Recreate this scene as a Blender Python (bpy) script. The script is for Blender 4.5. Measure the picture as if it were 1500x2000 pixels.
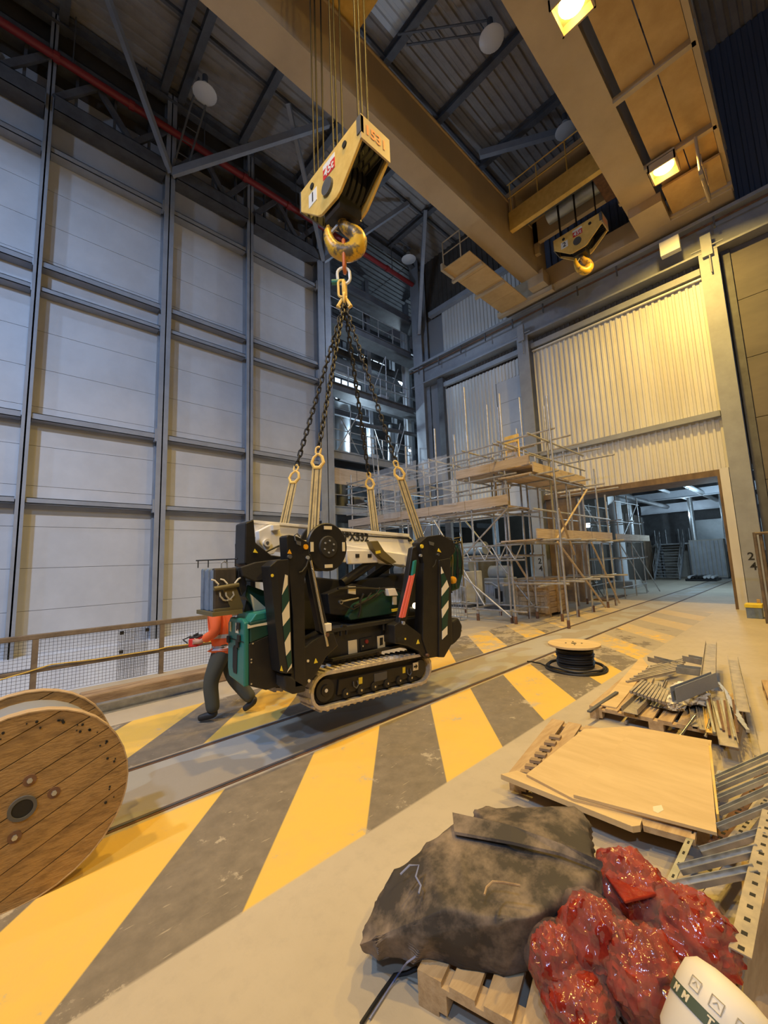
import bpy, math, random
import numpy as np
from mathutils import Vector, Matrix, Euler
random.seed(7)
for o in list(bpy.data.objects): bpy.data.objects.remove(o)
scene = bpy.context.scene
COL = scene.collection
# ------------------------------------------------------------------ camera
F_PX, CX, CY = 783.82, 750.0, 1000.0
YAW, PITCH, ROLL = [math.radians(a) for a in (47.0286, 7.0402, -2.1547)]
CAM = np.array([0.0, 0.0, 2.0])
_f = np.array([math.cos(PITCH)*math.cos(YAW), math.cos(PITCH)*math.sin(YAW), math.sin(PITCH)])
_r = np.array([math.sin(YAW), -math.cos(YAW), 0.0]); _u = np.cross(_r, _f)
_r, _u = math.cos(ROLL)*_r+math.sin(ROLL)*_u, -math.sin(ROLL)*_r+math.cos(ROLL)*_u
cd = bpy.data.cameras.new('camera'); cam = bpy.data.objects.new('camera', cd); COL.objects.link(cam)
cd.sensor_fit = 'HORIZONTAL'; cd.sensor_width = 36.0; cd.lens = 36.0*F_PX/1500.0
cd.clip_start = 0.02; cd.clip_end = 300
cam.matrix_world = Matrix(((_r[0], _u[0], -_f[0], CAM[0]), (_r[1], _u[1], -_f[1], CAM[1]), (_r[2], _u[2], -_f[2], CAM[2]), (0, 0, 0, 1)))
scene.camera = cam
# ------------------------------------------------------------------ world, lights, exposure
scene.view_settings.view_transform = 'Standard'
scene.view_settings.look = 'None'
scene.view_settings.gamma = 1.0
scene.view_settings.use_curve_mapping = False
scene.view_settings.exposure = -0.20
wd = bpy.data.worlds.new('hall_ambient'); scene.world = wd; wd.use_nodes = True
bg = wd.node_tree.nodes['Background']; bg.inputs[0].default_value = (0.62, 0.72, 1.0, 1); bg.inputs[1].default_value = 0.03
WARM = (1.0, 0.645, 0.15); COOL = (0.42, 0.62, 1.0)
def light(name, kind, loc, power, color, size=0.5, target=None, spread=None):
    ld = bpy.data.lights.new(name, kind); ld.energy = power; ld.color = color
    if kind == 'AREA':
        ld.shape = 'DISK'; ld.size = size
        if spread: ld.spread = math.radians(spread)
    else: ld.shadow_soft_size = size
    o = bpy.data.objects.new(name, ld); COL.objects.link(o); o.location = loc
    if target is not None:
        o.rotation_euler = (Vector(target)-Vector(loc)).to_track_quat('-Z', 'Y').to_euler()
    return o
# sodium floodlights on the crane girder (two are in view, the others hang outside the frame), then an added front fill
light('crane_floodlight_far', 'AREA', (14.35, 1.95, 13.72), 820, WARM, 0.4, (15.9, 2.2, 0), 150)
light('crane_floodlight_near', 'AREA', (8.30, 2.3, 13.72), 640, WARM, 0.4, (8.3, 2.4, 0), 140)
light('crane_floodlight_behind', 'AREA', (2.2, 2.3, 13.72), 360, WARM, 0.4, (2.2, 2.4, 0), 140)
light('crane_floodlight_back', 'AREA', (-3.8, 2.3, 13.72), 520, WARM, 0.4, (-2.6, 2.4, 0), 140)
light('warm_front_fill', 'AREA', (1.0, -6.5, 11.5), 330, WARM, 0.5, (4.5, 6.0, 1.0), 130)  # added warm fill for the faces turned to the camera, no known lamp
# cool white high bay floods of the hall behind the camera, then an added side fill
light('hall_floodlight_high', 'AREA', (-8.0, 8.9, 17.2), 330, COOL, 0.6, (1.5, 14.5, 0.0), 150)
light('hall_floodlight', 'AREA', (-7.0, 3.0, 13.6), 860, COOL, 0.7, (1.5, 15.0, 0.0), 120)
light('cool_side_fill', 'AREA', (-8.0, -6.0, 13.6), 900, COOL, 0.7, (0.0, -1.0, 0.0))  # added wide cool light for general fill, no known lamp
light('process_bay_front_lamp', 'POINT', (12.9, 12.6, 14.3), 240, (0.50, 0.68, 1.0), 0.2)
# lights of the process bay and of the room beyond the opening
light('process_bay_lamp', 'POINT', (15.2, 18.2, 9.4), 520, (0.62, 0.83, 1.0), 0.25)
light('process_bay_lamp_low', 'POINT', (13.8, 11.8, 2.9), 160, (0.62, 0.83, 1.0), 0.2)
light('process_bay_lamp_top', 'POINT', (21.0, 20.0, 15.5), 500, (0.65, 0.84, 1.0), 0.25)
light('far_room_lamp', 'POINT', (24.0, 10.6, 3.6), 650, (0.60, 0.84, 1.0), 0.2)
light('far_room_lamp_high', 'POINT', (25.5, 3.2, 4.2), 520, (0.55, 0.80, 1.0), 0.2)
light('far_room_lamp_stairs', 'POINT', (31.0, 5.4, 4.2), 260, (0.60, 0.82, 1.0), 0.2)
# ------------------------------------------------------------------ pixel helpers (photo 1500 x 2000)
def ray(x, y): return _f+_r*(x-CX)/F_PX-_u*(y-CY)/F_PX
def at(x, y, z=0.0):
    d = ray(x, y); return Vector(CAM+d*(z-CAM[2])/d[2])
def onX(x, y, X):
    d = ray(x, y); return Vector(CAM+d*X/d[0])
def onY(x, y, Y):
    d = ray(x, y); return Vector(CAM+d*Y/d[1])
# ------------------------------------------------------------------ materials
def mat(name, col, rough=0.6, metal=0.0, col2=None, nscale=4.0, mix=0.5, stretch=(1, 1, 1), bump=0.0, bscale=30.0, emit=None, estr=0.0, alpha=1.0, trans=0.0, spec=0.5, detail=5.0, edge=(0.35, 0.65)):
    m = bpy.data.materials.new(name); m.use_nodes = True
    nt = m.node_tree; b = nt.nodes['Principled BSDF']; L = nt.links
    b.inputs['Base Color'].default_value = (*col, 1); b.inputs['Roughness'].default_value = rough; b.inputs['Metallic'].default_value = metal
    b.inputs['Specular IOR Level'].default_value = spec
    if trans: b.inputs['Transmission Weight'].default_value = trans
    if alpha < 1: b.inputs['Alpha'].default_value = alpha
    if emit: b.inputs['Emission Color'].default_value = (*emit, 1); b.inputs['Emission Strength'].default_value = estr
    if col2 or bump:
        g = nt.nodes.new('ShaderNodeNewGeometry'); mp = nt.nodes.new('ShaderNodeMapping'); mp.inputs['Scale'].default_value = stretch
        L.new(g.outputs['Position'], mp.inputs['Vector'])
    if col2:
        n = nt.nodes.new('ShaderNodeTexNoise'); n.inputs['Scale'].default_value = nscale; n.inputs['Detail'].default_value = detail; n.inputs['Roughness'].default_value = 0.65
        L.new(mp.outputs[0], n.inputs['Vector'])
        r = nt.nodes.new('ShaderNodeValToRGB'); r.color_ramp.elements[0].position = edge[0]; r.color_ramp.elements[1].position = edge[1]
        r.color_ramp.elements[0].color = (*col, 1); c2 = [a+(b2-a)*mix*2 if mix < 0.5 else b2 for a, b2 in zip(col, col2)]
        r.color_ramp.elements[1].color = (*c2, 1)
        L.new(n.outputs['Fac'], r.inputs[0]); L.new(r.outputs[0], b.inputs['Base Color'])
    if bump:
        n2 = nt.nodes.new('ShaderNodeTexNoise'); n2.inputs['Scale'].default_value = bscale; n2.inputs['Detail'].default_value = 4
        L.new(mp.outputs[0], n2.inputs['Vector'])
        bp = nt.nodes.new('ShaderNodeBump'); bp.inputs['Strength'].default_value = bump; bp.inputs['Distance'].default_value = 0.02
        L.new(n2.outputs['Fac'], bp.inputs['Height']); L.new(bp.outputs[0], b.inputs['Normal'])
    return m
M = {}
M['steel'] = mat('steel_paint_grey', (0.33, 0.35, 0.385), 0.5, 0, (0.27, 0.285, 0.315), 1.5, 0.5, bump=0.05)
M['steel_dark'] = mat('steel_paint_dark', (0.12, 0.125, 0.135), 0.6, 0, (0.08, 0.08, 0.085), 2.0)
M['clad'] = mat('cladding_white', (0.60, 0.61, 0.63), 0.55, 0, (0.53, 0.54, 0.56), 0.8, 0.5)
M['clad_back'] = mat('cladding_backing', (0.30, 0.30, 0.31), 0.8)
M['clad_dark'] = mat('cladding_dark_brown', (0.10, 0.085, 0.07), 0.8, 0, (0.07, 0.06, 0.05), 1.0)  # also paints the shade at the head of the left wall
M['sheet'] = mat('profiled_sheet_white', (0.72, 0.71, 0.68), 0.5, 0, (0.60, 0.58, 0.54), 0.7, 0.5, stretch=(1, 1, 0.3))
M['panel_brown'] = mat('panel_grey_brown', (0.17, 0.15, 0.135), 0.7, 0, (0.11, 0.10, 0.095), 0.6, 0.5, stretch=(1, 0.4, 1.5), bump=0.05, bscale=3)
M['roof'] = mat('roof_sheet', (0.33, 0.31, 0.29), 0.7, 0, (0.25, 0.23, 0.215), 1.2)
M['rooflight'] = mat('rooflight_sheet', (0.62, 0.68, 0.74), 0.5)
M['crane'] = mat('crane_yellow', (0.52, 0.41, 0.27), 0.55, 0, (0.45, 0.35, 0.225), 0.8, 0.5, stretch=(1, 1, 0.25))
M['crane_ply'] = mat('crane_deck_board', (0.60, 0.40, 0.17), 0.6, 0, (0.48, 0.30, 0.11), 1.2, 0.5)
M['yellow'] = mat('safety_yellow', (0.86, 0.60, 0.18), 0.45, 0, (0.74, 0.48, 0.12), 5.0)
M['plinth'] = mat('plinth_white', (0.74, 0.76, 0.80), 0.6, 0, (0.62, 0.64, 0.69), 1.2)
M['concrete_w'] = mat('concrete_wall', (0.42, 0.40, 0.37), 0.85, 0, (0.33, 0.31, 0.28), 1.5, bump=0.15)
M['jamb'] = mat('jamb_rusty_plate', (0.22, 0.15, 0.09), 0.75, 0, (0.12, 0.08, 0.055), 2.5, 0.5, stretch=(1, 1, 0.5))
M['red'] = mat('pipe_red', (0.24, 0.022, 0.022), 0.45)
M['galv'] = mat('galvanised_steel', (0.50, 0.51, 0.52), 0.42, 0.75, (0.36, 0.37, 0.38), 9.0)
M['tube'] = mat('scaffold_tube', (0.56, 0.56, 0.57), 0.42, 0.6, (0.38, 0.37, 0.36), 6.0)
M['board'] = mat('scaffold_board', (0.58, 0.48, 0.38), 0.75, 0, (0.44, 0.34, 0.25), 5.0, 0.5, stretch=(0.3, 0.3, 4))
M['wood'] = mat('pallet_wood', (0.55, 0.40, 0.23), 0.8, 0, (0.40, 0.27, 0.14), 6.0, 0.5, stretch=(0.4, 3, 3), bump=0.15)
M['wood_old'] = mat('weathered_wood', (0.38, 0.27, 0.16), 0.85, 0, (0.22, 0.14, 0.08), 5.0, 0.5, stretch=(0.5, 3, 3), bump=0.2)
M['ply'] = mat('plywood_face', (0.68, 0.51, 0.27), 0.7, 0, (0.58, 0.42, 0.21), 2.0, 0.5, stretch=(3, 0.6, 1), bump=0.05)
M['ply_edge'] = mat('plywood_edge', (0.42, 0.30, 0.18), 0.85, 0, (0.28, 0.2, 0.12), 40.0, 0.5, stretch=(0.05, 0.05, 2))
M['black'] = mat('machine_black', (0.011, 0.011, 0.012), 0.42, 0, (0.020, 0.018, 0.017), 6.0)
M['black_side'] = mat('machine_black_satin', (0.018, 0.019, 0.022), 0.35)
M['rubber'] = mat('rubber_black', (0.020, 0.019, 0.019), 0.7, bump=0.1)
M['dusty'] = mat('dusty_rubber_track', (0.68, 0.60, 0.50), 0.85, 0, (0.42, 0.37, 0.31), 14.0, 0.5, bump=0.2)
M['boom'] = mat('boom_white', (0.88, 0.85, 0.80), 0.35)
M['teal'] = mat('machine_teal', (0.025, 0.20, 0.165), 0.35, 0, (0.02, 0.17, 0.14), 3.0)
M['green_dk'] = mat('machine_dark_green', (0.012, 0.055, 0.042), 0.4)
M['cream'] = mat('reflective_cream', (0.78, 0.70, 0.52), 0.4)
M['tagyel'] = mat('decal_yellow', (0.85, 0.66, 0.05), 0.45)
M['chrome'] = mat('chrome_rod', (0.62, 0.60, 0.56), 0.2, 0.9)
M['coral'] = mat('rod_coral', (0.80, 0.16, 0.12), 0.45)
M['orange'] = mat('hivis_orange', (0.95, 0.16, 0.04), 0.7, bump=0.1, bscale=8)
M['reflect'] = mat('reflective_grey', (0.50, 0.50, 0.52), 0.4)
M['trouser'] = mat('trouser_olive', (0.075, 0.075, 0.058), 0.85, bump=0.15, bscale=10)
M['skin'] = mat('skin', (0.52, 0.30, 0.22), 0.55)
M['boot'] = mat('boot_black', (0.025, 0.024, 0.023), 0.6)
M['helmet'] = mat('helmet_white', (0.75, 0.75, 0.74), 0.4)
M['chain'] = mat('chain_black', (0.045, 0.042, 0.04), 0.45, 0.7)
M['sling'] = mat('sling_webbing', (0.62, 0.47, 0.20), 0.75, 0, (0.45, 0.34, 0.16), 12.0)
M['slingdk'] = mat('sling_seam', (0.10, 0.085, 0.05), 0.8)
M['rope'] = mat('wire_rope', (0.022, 0.018, 0.015), 0.5, 0.5)
M['tarp'] = mat('tarpaulin_dusty', (0.045, 0.038, 0.034), 0.72, 0, (0.32, 0.245, 0.185), 4.2, 0.5, bump=0.12, bscale=9, edge=(0.42, 0.72))
M['navy'] = mat('upper_sheet_navy', (0.085, 0.095, 0.13), 0.6)
M['tarpdark'] = mat('tarpaulin_hem', (0.10, 0.085, 0.062), 0.7)
M['bagred'] = mat('plastic_red', (0.15, 0.010, 0.008), 0.14, 0, (0.36, 0.045, 0.022), 5.0, 0.5, bump=0.35, bscale=16)
M['white'] = mat('white_plastic', (0.82, 0.77, 0.68), 0.5)
M['paper'] = mat('white_sign', (0.82, 0.82, 0.80), 0.6)
M['ink'] = mat('ink_black', (0.015, 0.015, 0.015), 0.7)
M['ink_red'] = mat('ink_red', (0.65, 0.03, 0.03), 0.6)
M['ink_grey'] = mat('ink_grey', (0.45, 0.42, 0.36), 0.6)
M['bandgreen'] = mat('band_dark_green', (0.07, 0.10, 0.07), 0.6)
M['duct'] = mat('duct_metal', (0.42, 0.45, 0.47), 0.4, 0.4, (0.30, 0.33, 0.35), 1.0)
M['mesh'] = mat('wire_mesh', (0.10, 0.095, 0.09), 0.5, 0.5)
M['rail'] = mat('handrail_brown', (0.20, 0.15, 0.10), 0.6, 0, (0.12, 0.09, 0.065), 5.0)
M['ropeyel'] = mat('cord_yellow', (0.65, 0.42, 0.06), 0.7)
M['blue_cord'] = mat('cord_blue', (0.22, 0.25, 0.42), 0.7)
M['sheeting'] = mat('plastic_sheeting', (0.70, 0.76, 0.84), 0.18, alpha=0.30)
M['film'] = mat('clear_film', (0.80, 0.62, 0.58), 0.08, alpha=0.07, bump=0.3, bscale=9)
M['lampglass'] = mat('sodium_lamp_glass', (1, 0.7, 0.3), 0.3, emit=(1.0, 0.58, 0.14), estr=30.0)
M['coolglass'] = mat('cool_lamp_glass', (0.8, 0.9, 1.0), 0.3, emit=(0.75, 0.9, 1.0), estr=25.0)
M['worklight'] = mat('work_light_glass', (1, 0.9, 0.7), 0.3, emit=(1.0, 0.80, 0.45), estr=5.0)
M['window'] = mat('lit_window', (0.7, 0.85, 1.0), 0.3, emit=(0.66, 0.84, 1.0), estr=2.2)
M['bowl'] = mat('highbay_bowl', (0.70, 0.70, 0.69), 0.35)
M['hose'] = mat('hose_black', (0.018, 0.018, 0.018), 0.45)
M['cable'] = mat('cable_black', (0.014, 0.015, 0.018), 0.55, bump=0.1)
M['orangelink'] = mat('shackle_orange', (0.60, 0.16, 0.04), 0.45)
M['rust'] = mat('rusty_steel', (0.20, 0.10, 0.055), 0.75, 0, (0.11, 0.06, 0.04), 6.0)
M['bluepad'] = mat('pad_blue_grey', (0.22, 0.28, 0.36), 0.6, 0, (0.14, 0.18, 0.24), 5.0)
M['olive'] = mat('bracket_olive', (0.15, 0.12, 0.05), 0.55)
M['brownblk'] = mat('pad_face_black', (0.030, 0.027, 0.025), 0.55, 0, (0.085, 0.07, 0.06), 5.0, 0.5, stretch=(1, 1, 0.3))
M['amber'] = mat('amber_beacon', (0.85, 0.40, 0.02), 0.3)
M['creamlink'] = mat('rope_cream', (0.62, 0.58, 0.48), 0.8)
# ------------------------------------------------------------------ geometry helpers
def world(o):
    w = o.matrix_parent_inverse @ o.matrix_basis if o.parent else o.matrix_basis.copy()
    return world(o.parent) @ w if o.parent else w
def put(name, me, parent=None, m=None, mw=None, local=False):
    o = bpy.data.objects.new(name, me); COL.objects.link(o)
    if m is not None and me is not None and len(me.materials) == 0: me.materials.append(M[m] if isinstance(m, str) else m)
    if mw is not None: o.matrix_basis = mw
    if parent is not None:
        o.parent = parent
        if not local: o.matrix_parent_inverse = world(parent).inverted()
    return o
def tag(o, label=None, cat=None, group=None, kind=None):
    if label: o['label'] = label
    if cat: o['category'] = cat
    if group: o['group'] = group
    if kind: o['kind'] = kind
    return o
def thing(name, label, cat, loc=(0, 0, 0), rotz=0.0, group=None):
    o = bpy.data.objects.new(name, None); COL.objects.link(o)
    o.empty_display_size = 0.1
    o.matrix_basis = Matrix.Translation(Vector(loc)) @ Matrix.Rotation(rotz, 4, 'Z')
    return tag(o, label, cat, group)
def frame(d, up=(0, 0, 1)):
    d = Vector(d).normalized(); up = Vector(up)
    if abs(d.dot(up)) > 0.98: up = Vector((0, 1, 0)) if abs(d.y) < 0.9 else Vector((1, 0, 0))
    s = d.cross(up).normalized(); t = s.cross(d).normalized()
    return s, t, d
class MB:
    def __init__(self): self.v = []; self.f = []; self.sm = False
    def add(self, vs, fs):
        k = len(self.v); self.v += [tuple(a) for a in vs]; self.f += [tuple(i+k for i in q) for q in fs]; return self
    def box(self, x0, x1, y0, y1, z0, z1):
        return self.add([(x0, y0, z0), (x1, y0, z0), (x1, y1, z0), (x0, y1, z0), (x0, y0, z1), (x1, y0, z1), (x1, y1, z1), (x0, y1, z1)],
                        [(0, 3, 2, 1), (4, 5, 6, 7), (0, 1, 5, 4), (1, 2, 6, 5), (2, 3, 7, 6), (3, 0, 4, 7)])
    def obox(self, c, size, R):
        c = Vector(c); vs = []
        for z in (-.5, .5):
            for x, y in ((-.5, -.5), (.5, -.5), (.5, .5), (-.5, .5)): vs.append(c+R @ Vector((x*size[0], y*size[1], z*size[2])))
        return self.add(vs, [(0, 3, 2, 1), (4, 5, 6, 7), (0, 1, 5, 4), (1, 2, 6, 5), (2, 3, 7, 6), (3, 0, 4, 7)])
    def beam(self, p0, p1, w, h, up=(0, 0, 1)):
        p0, p1 = Vector(p0), Vector(p1); s, t, d = frame(p1-p0, up); vs = []
        for p in (p0, p1):
            for a, b in ((-.5, -.5), (.5, -.5), (.5, .5), (-.5, .5)): vs.append(p+s*a*w+t*b*h)
        return self.add(vs, [(0, 1, 2, 3), (7, 6, 5, 4), (0, 4, 5, 1), (1, 5, 6, 2), (2, 6, 7, 3), (3, 7, 4, 0)])
    def ibeam(self, p0, p1, w, h, tf=0.04, tw=0.03, up=(0, 0, 1)):
        p0, p1 = Vector(p0), Vector(p1); s, t, d = frame(p1-p0, up)
        self.beam(p0+t*(h/2-tf/2), p1+t*(h/2-tf/2), w, tf, up); self.beam(p0-t*(h/2-tf/2), p1-t*(h/2-tf/2), w, tf, up)
        return self.beam(p0, p1, tw, h-2*tf, up)
    def cyl(self, p0, p1, r0, r1=None, n=12, cap=True):
        r1 = r0 if r1 is None else r1
        p0, p1 = Vector(p0), Vector(p1); s, t, d = frame(p1-p0); vs = []
        for p, r in ((p0, r0), (p1, r1)):
            for i in range(n):
                a = 2*math.pi*i/n; vs.append(p+s*math.cos(a)*r+t*math.sin(a)*r)
        fs = [(i, i+n, (i+1) % n+n, (i+1) % n) for i in range(n)]
        if cap: fs += [tuple(range(n)), tuple(range(2*n-1, n-1, -1))]
        return self.add(vs, fs)
    def tube(self, pts, r, n=6, closed=False, cap=True):
        pts = [Vector(p) for p in pts]; k = len(pts); vs = []; prev = None
        for i, p in enumerate(pts):
            a = pts[(i-1) % k] if (closed or i) else p; b = pts[(i+1) % k] if (closed or i < k-1) else p
            d = (b-a).normalized()
            if prev is None: s, t, _ = frame(d)
            else:
                s = prev-d*prev.dot(d)
                s = s.normalized() if s.length > 1e-6 else frame(d)[0]
                t = d.cross(s)*-1
            prev = s; rr = r[i] if isinstance(r, (list, tuple)) else r
            for j in range(n):
                an = 2*math.pi*j/n; vs.append(p+s*math.cos(an)*rr+t*math.sin(an)*rr)
        fs = []
        for i in range(k if closed else k-1):
            for j in range(n):
                a, b = i*n, ((i+1) % k)*n; fs.append((a+j, a+(j+1) % n, b+(j+1) % n, b+j))
        if not closed and cap: fs += [tuple(range(n-1, -1, -1)), tuple(range((k-1)*n, k*n))]
        return self.add(vs, fs)
    def prism(self, poly, axis, a0, a1):
        n = len(poly); vs = []
        for a in (a0, a1):
            for p in poly:
                vs.append({'x': (a, p[0], p[1]), 'y': (p[0], a, p[1]), 'z': (p[0], p[1], a)}[axis])
        return self.add(vs, [tuple(range(n)), tuple(range(2*n-1, n-1, -1))]+[(i, i+n, (i+1) % n+n, (i+1) % n) for i in range(n)])
    def lathe(self, c, prof, n=24, axis=(0, 0, 1)):
        c = Vector(c); s, t, d = frame(axis); k = len(prof); vs = []
        for r, h in prof:
            for j in range(n):
                a = 2*math.pi*j/n; vs.append(c+d*h+s*math.cos(a)*r+t*math.sin(a)*r)
        fs = [(i*n+j, i*n+(j+1) % n, (i+1)*n+(j+1) % n, (i+1)*n+j) for i in range(k-1) for j in range(n)]
        fs += [tuple(range(n-1, -1, -1)), tuple(range((k-1)*n, k*n))]
        return self.add(vs, fs)
    def mesh(self, name):
        me = bpy.data.meshes.new(name); me.from_pydata(self.v, [], self.f); me.update()
        import bmesh
        bm = bmesh.new(); bm.from_mesh(me); bmesh.ops.recalc_face_normals(bm, faces=bm.faces); bm.to_mesh(me); bm.free()
        return me
    def build(self, name, m, parent=None, smooth=False, bevel=0.0, local=False, seg=2):
        me = self.mesh(name); o = put(name, me, parent, m, None, local)
        if smooth:
            for p in me.polygons: p.use_smooth = True
            try: me.set_sharp_from_angle(angle=math.radians(40))
            except Exception: pass
        if bevel:
            b = o.modifiers.new('bevel', 'BEVEL'); b.width = bevel; b.segments = seg; b.limit_method = 'ANGLE'
        return o
_unit = {}
def unit(kind, m, n=8):
    k = (kind, m, n)
    if k not in _unit:
        b = MB()
        if kind == 'cyl':
            vs = [(math.cos(2*math.pi*i/n), math.sin(2*math.pi*i/n), z) for z in (0, 1) for i in range(n)]
            b.add(vs, [(i, (i+1) % n, (i+1) % n+n, i+n) for i in range(n)]+[tuple(range(n-1, -1, -1)), tuple(range(n, 2*n))])
        else: b.box(-.5, .5, -.5, .5, 0, 1)
        me = b.mesh(kind+'_'+m); me.materials.append(M[m])
        if kind == 'cyl':
            for p in me.polygons[:n]: p.use_smooth = True
        _unit[k] = me
    return _unit[k]
def _mat(p0, p1, a, b, up=(0, 0, 1)):
    p0, p1 = Vector(p0), Vector(p1); s, t, d = frame(p1-p0, up); L = (p1-p0).length
    return Matrix(((s.x*a, t.x*b, d.x*L, p0.x), (s.y*a, t.y*b, d.y*L, p0.y), (s.z*a, t.z*b, d.z*L, p0.z), (0, 0, 0, 1)))
def bar(name, p0, p1, r, m, parent=None, n=8): return put(name, unit('cyl', m, n), parent, None, _mat(p0, p1, r, r))
def stick(name, p0, p1, w, h, m, parent=None, up=(0, 0, 1)): return put(name, unit('box', m), parent, None, _mat(p0, p1, w, h, up))
def text(name, s, loc, xdir, ydir, size, m, parent=None, extr=0.001, align='CENTER', bold=0.0):
    c = bpy.data.curves.new(name, 'FONT'); c.body = s; c.size = size; c.extrude = extr; c.align_x = align; c.align_y = 'CENTER'; c.offset = bold
    x = Vector(xdir).normalized(); y = Vector(ydir).normalized(); z = x.cross(y)
    o = bpy.data.objects.new(name, c); COL.objects.link(o)
    o.matrix_basis = Matrix(((x.x, y.x, z.x, loc[0]), (x.y, y.y, z.y, loc[1]), (x.z, y.z, z.z, loc[2]), (0, 0, 0, 1)))
    dg = bpy.context.evaluated_depsgraph_get(); me = bpy.data.meshes.new_from_object(o.evaluated_get(dg)); mw = o.matrix_basis.copy()
    bpy.data.objects.remove(o)
    me.materials.clear(); me.materials.append(M[m])
    return put(name, me, parent, None, mw)
# ================================================================== FLOOR
def floor_material():
    m = bpy.data.materials.new('painted_concrete_floor'); m.use_nodes = True
    nt = m.node_tree; L = nt.links; N = nt.nodes; b = N['Principled BSDF']
    g = N.new('ShaderNodeNewGeometry'); sp = N.new('ShaderNodeSeparateXYZ'); L.new(g.outputs['Position'], sp.inputs[0])
    def mth(op, a, c=None, clamp=False):
        n = N.new('ShaderNodeMath'); n.operation = op; n.use_clamp = clamp
        for i, v in enumerate((a, c)):
            if v is None: continue
            if isinstance(v, (int, float)): n.inputs[i].default_value = v
            else: L.new(v, n.inputs[i])
        return n.outputs[0]
    def noise(scale, detail=5, rough=0.6, stretch=None, rot=0):
        n = N.new('ShaderNodeTexNoise'); n.inputs['Scale'].default_value = scale; n.inputs['Detail'].default_value = detail; n.inputs['Roughness'].default_value = rough
        mp = N.new('ShaderNodeMapping'); mp.inputs['Scale'].default_value = stretch or (1, 1, 1); mp.inputs['Rotation'].default_value = (0, 0, rot)
        L.new(g.outputs['Position'], mp.inputs[0]); L.new(mp.outputs[0], n.inputs['Vector']); return n.outputs['Fac']
    def mix(fac, a, c):
        n = N.new('ShaderNodeMix'); n.data_type = 'RGBA'
        if isinstance(fac, (int, float)): n.inputs[0].default_value = fac
        else: L.new(fac, n.inputs[0])
        for i, v in ((6, a), (7, c)):
            if isinstance(v, tuple): n.inputs[i].default_value = (*v, 1)
            else: L.new(v, n.inputs[i])
        return n.outputs[2]
    X, Y = sp.outputs['X'], sp.outputs['Y']
    def step(v, e, w=0.02): # 0 below e, 1 above
        return mth('MULTIPLY', mth('SUBTRACT', v, e-w/2), 1/w, True)
    def inband(a, c): return mth('MULTIPLY', step(Y, a), mth('SUBTRACT', 1.0, step(Y, c)))
    c = mth('ADD', mth('SUBTRACT', X, Y), 1.43+19.0)
    fr = mth('FRACT', mth('DIVIDE', c, 1.9))
    yel = mth('MULTIPLY', step(fr, 0.004, 0.008), mth('SUBTRACT', 1.0, step(fr, 0.5, 0.008)))
    band = mth('ADD', inband(2.53, 3.93), inband(5.07, 6.55), True)
    # fades out towards the opening
    band = mth('MULTIPLY', band, mth('SUBTRACT', 1.0, step(X, 16.6, 0.1)))
    n1, n2, n3 = noise(0.9, 6), noise(7, 6, 0.7), noise(2.2, 8, 0.75)
    conc = mix(mth('MULTIPLY', mth('SUBTRACT', n1, 0.35), 2.2, True), (0.44, 0.38, 0.29), (0.54, 0.47, 0.365))
    conc = mix(mth('MULTIPLY', mth('SUBTRACT', n2, 0.5), 1.6, True), conc, (0.36, 0.31, 0.25))
    yc = mix(mth('MULTIPLY', mth('SUBTRACT', n3, 0.45), 2.0, True), (0.74, 0.49, 0.10), (0.63, 0.43, 0.15))
    gc = mix(mth('MULTIPLY', mth('SUBTRACT', n2, 0.35), 1.8, True), (0.165, 0.14, 0.11), (0.28, 0.235, 0.18))
    scr = step(noise(5.5, 3, 0.5, (1, 9, 1), 0.6), 0.70, 0.05); scr2 = step(noise(9, 2, 0.5, (1, 2.2, 1), -0.4), 0.73, 0.04)
    gc = mix(mth('MULTIPLY', mth('MAXIMUM', scr, scr2), 0.7), gc, (0.45, 0.38, 0.28))
    paint = mix(yel, gc, yc)
    # worn paint: more wear further down the hall
    far = mth('MULTIPLY', mth('SUBTRACT', X, 5.0), 0.030, True)
    wear = step(mth('ADD', n3, far), 0.625, 0.04)
    # painted over patch of yellow rubbed off to bare concrete
    col = mix(mth('MULTIPLY', band, mth('SUBTRACT', 1.0, mth('MULTIPLY', wear, 0.75))), conc, paint)
    # trackway between the rails: greyer, patched
    tw = inband(4.0, 5.0)
    twc = mix(step(noise(1.1, 2, 0.3, (1, 1.6, 1)), 0.5, 0.02), (0.36, 0.315, 0.255), (0.41, 0.40, 0.375))
    col = mix(mth('MULTIPLY', tw, 0.85), col, twc)
    # dirty verge towards the fence
    vg = inband(6.6, 9.2)
    col = mix(mth('MULTIPLY', vg, 0.5), col, mix(n2, (0.30, 0.25, 0.18), (0.50, 0.44, 0.35)))
    L.new(col, b.inputs['Base Color'])
    rg = mth('ADD', mth('MULTIPLY', n2, 0.3), 0.52); L.new(rg, b.inputs['Roughness'])
    bp = N.new('ShaderNodeBump'); bp.inputs['Strength'].default_value = 0.12; bp.inputs['Distance'].default_value = 0.02
    L.new(noise(25, 6, 0.7), bp.inputs['Height']); L.new(bp.outputs[0], b.inputs['Normal'])
    return m
M['floor'] = floor_material()
b = MB()
b.prism([(-7, -7), (44, -7), (44, 22), (8.8, 22), (8.8, 9.05), (-7, 9.05)], 'z', -0.35, 0.0)
fl = b.build('floor', 'floor'); tag(fl, 'concrete hall floor with worn yellow and grey diagonal hatching', kind='structure')
for y in (4.0, 5.0):
    bb = MB(); bb.box(-7, 38, y-0.035, y+0.035, 0.0, 0.006); bb.build('rail_groove', 'rust', fl)
    bb = MB(); bb.box(-7, 38, y-0.012, y+0.012, 0.006, 0.013); bb.build('rail_head', 'steel_dark', fl)
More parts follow.
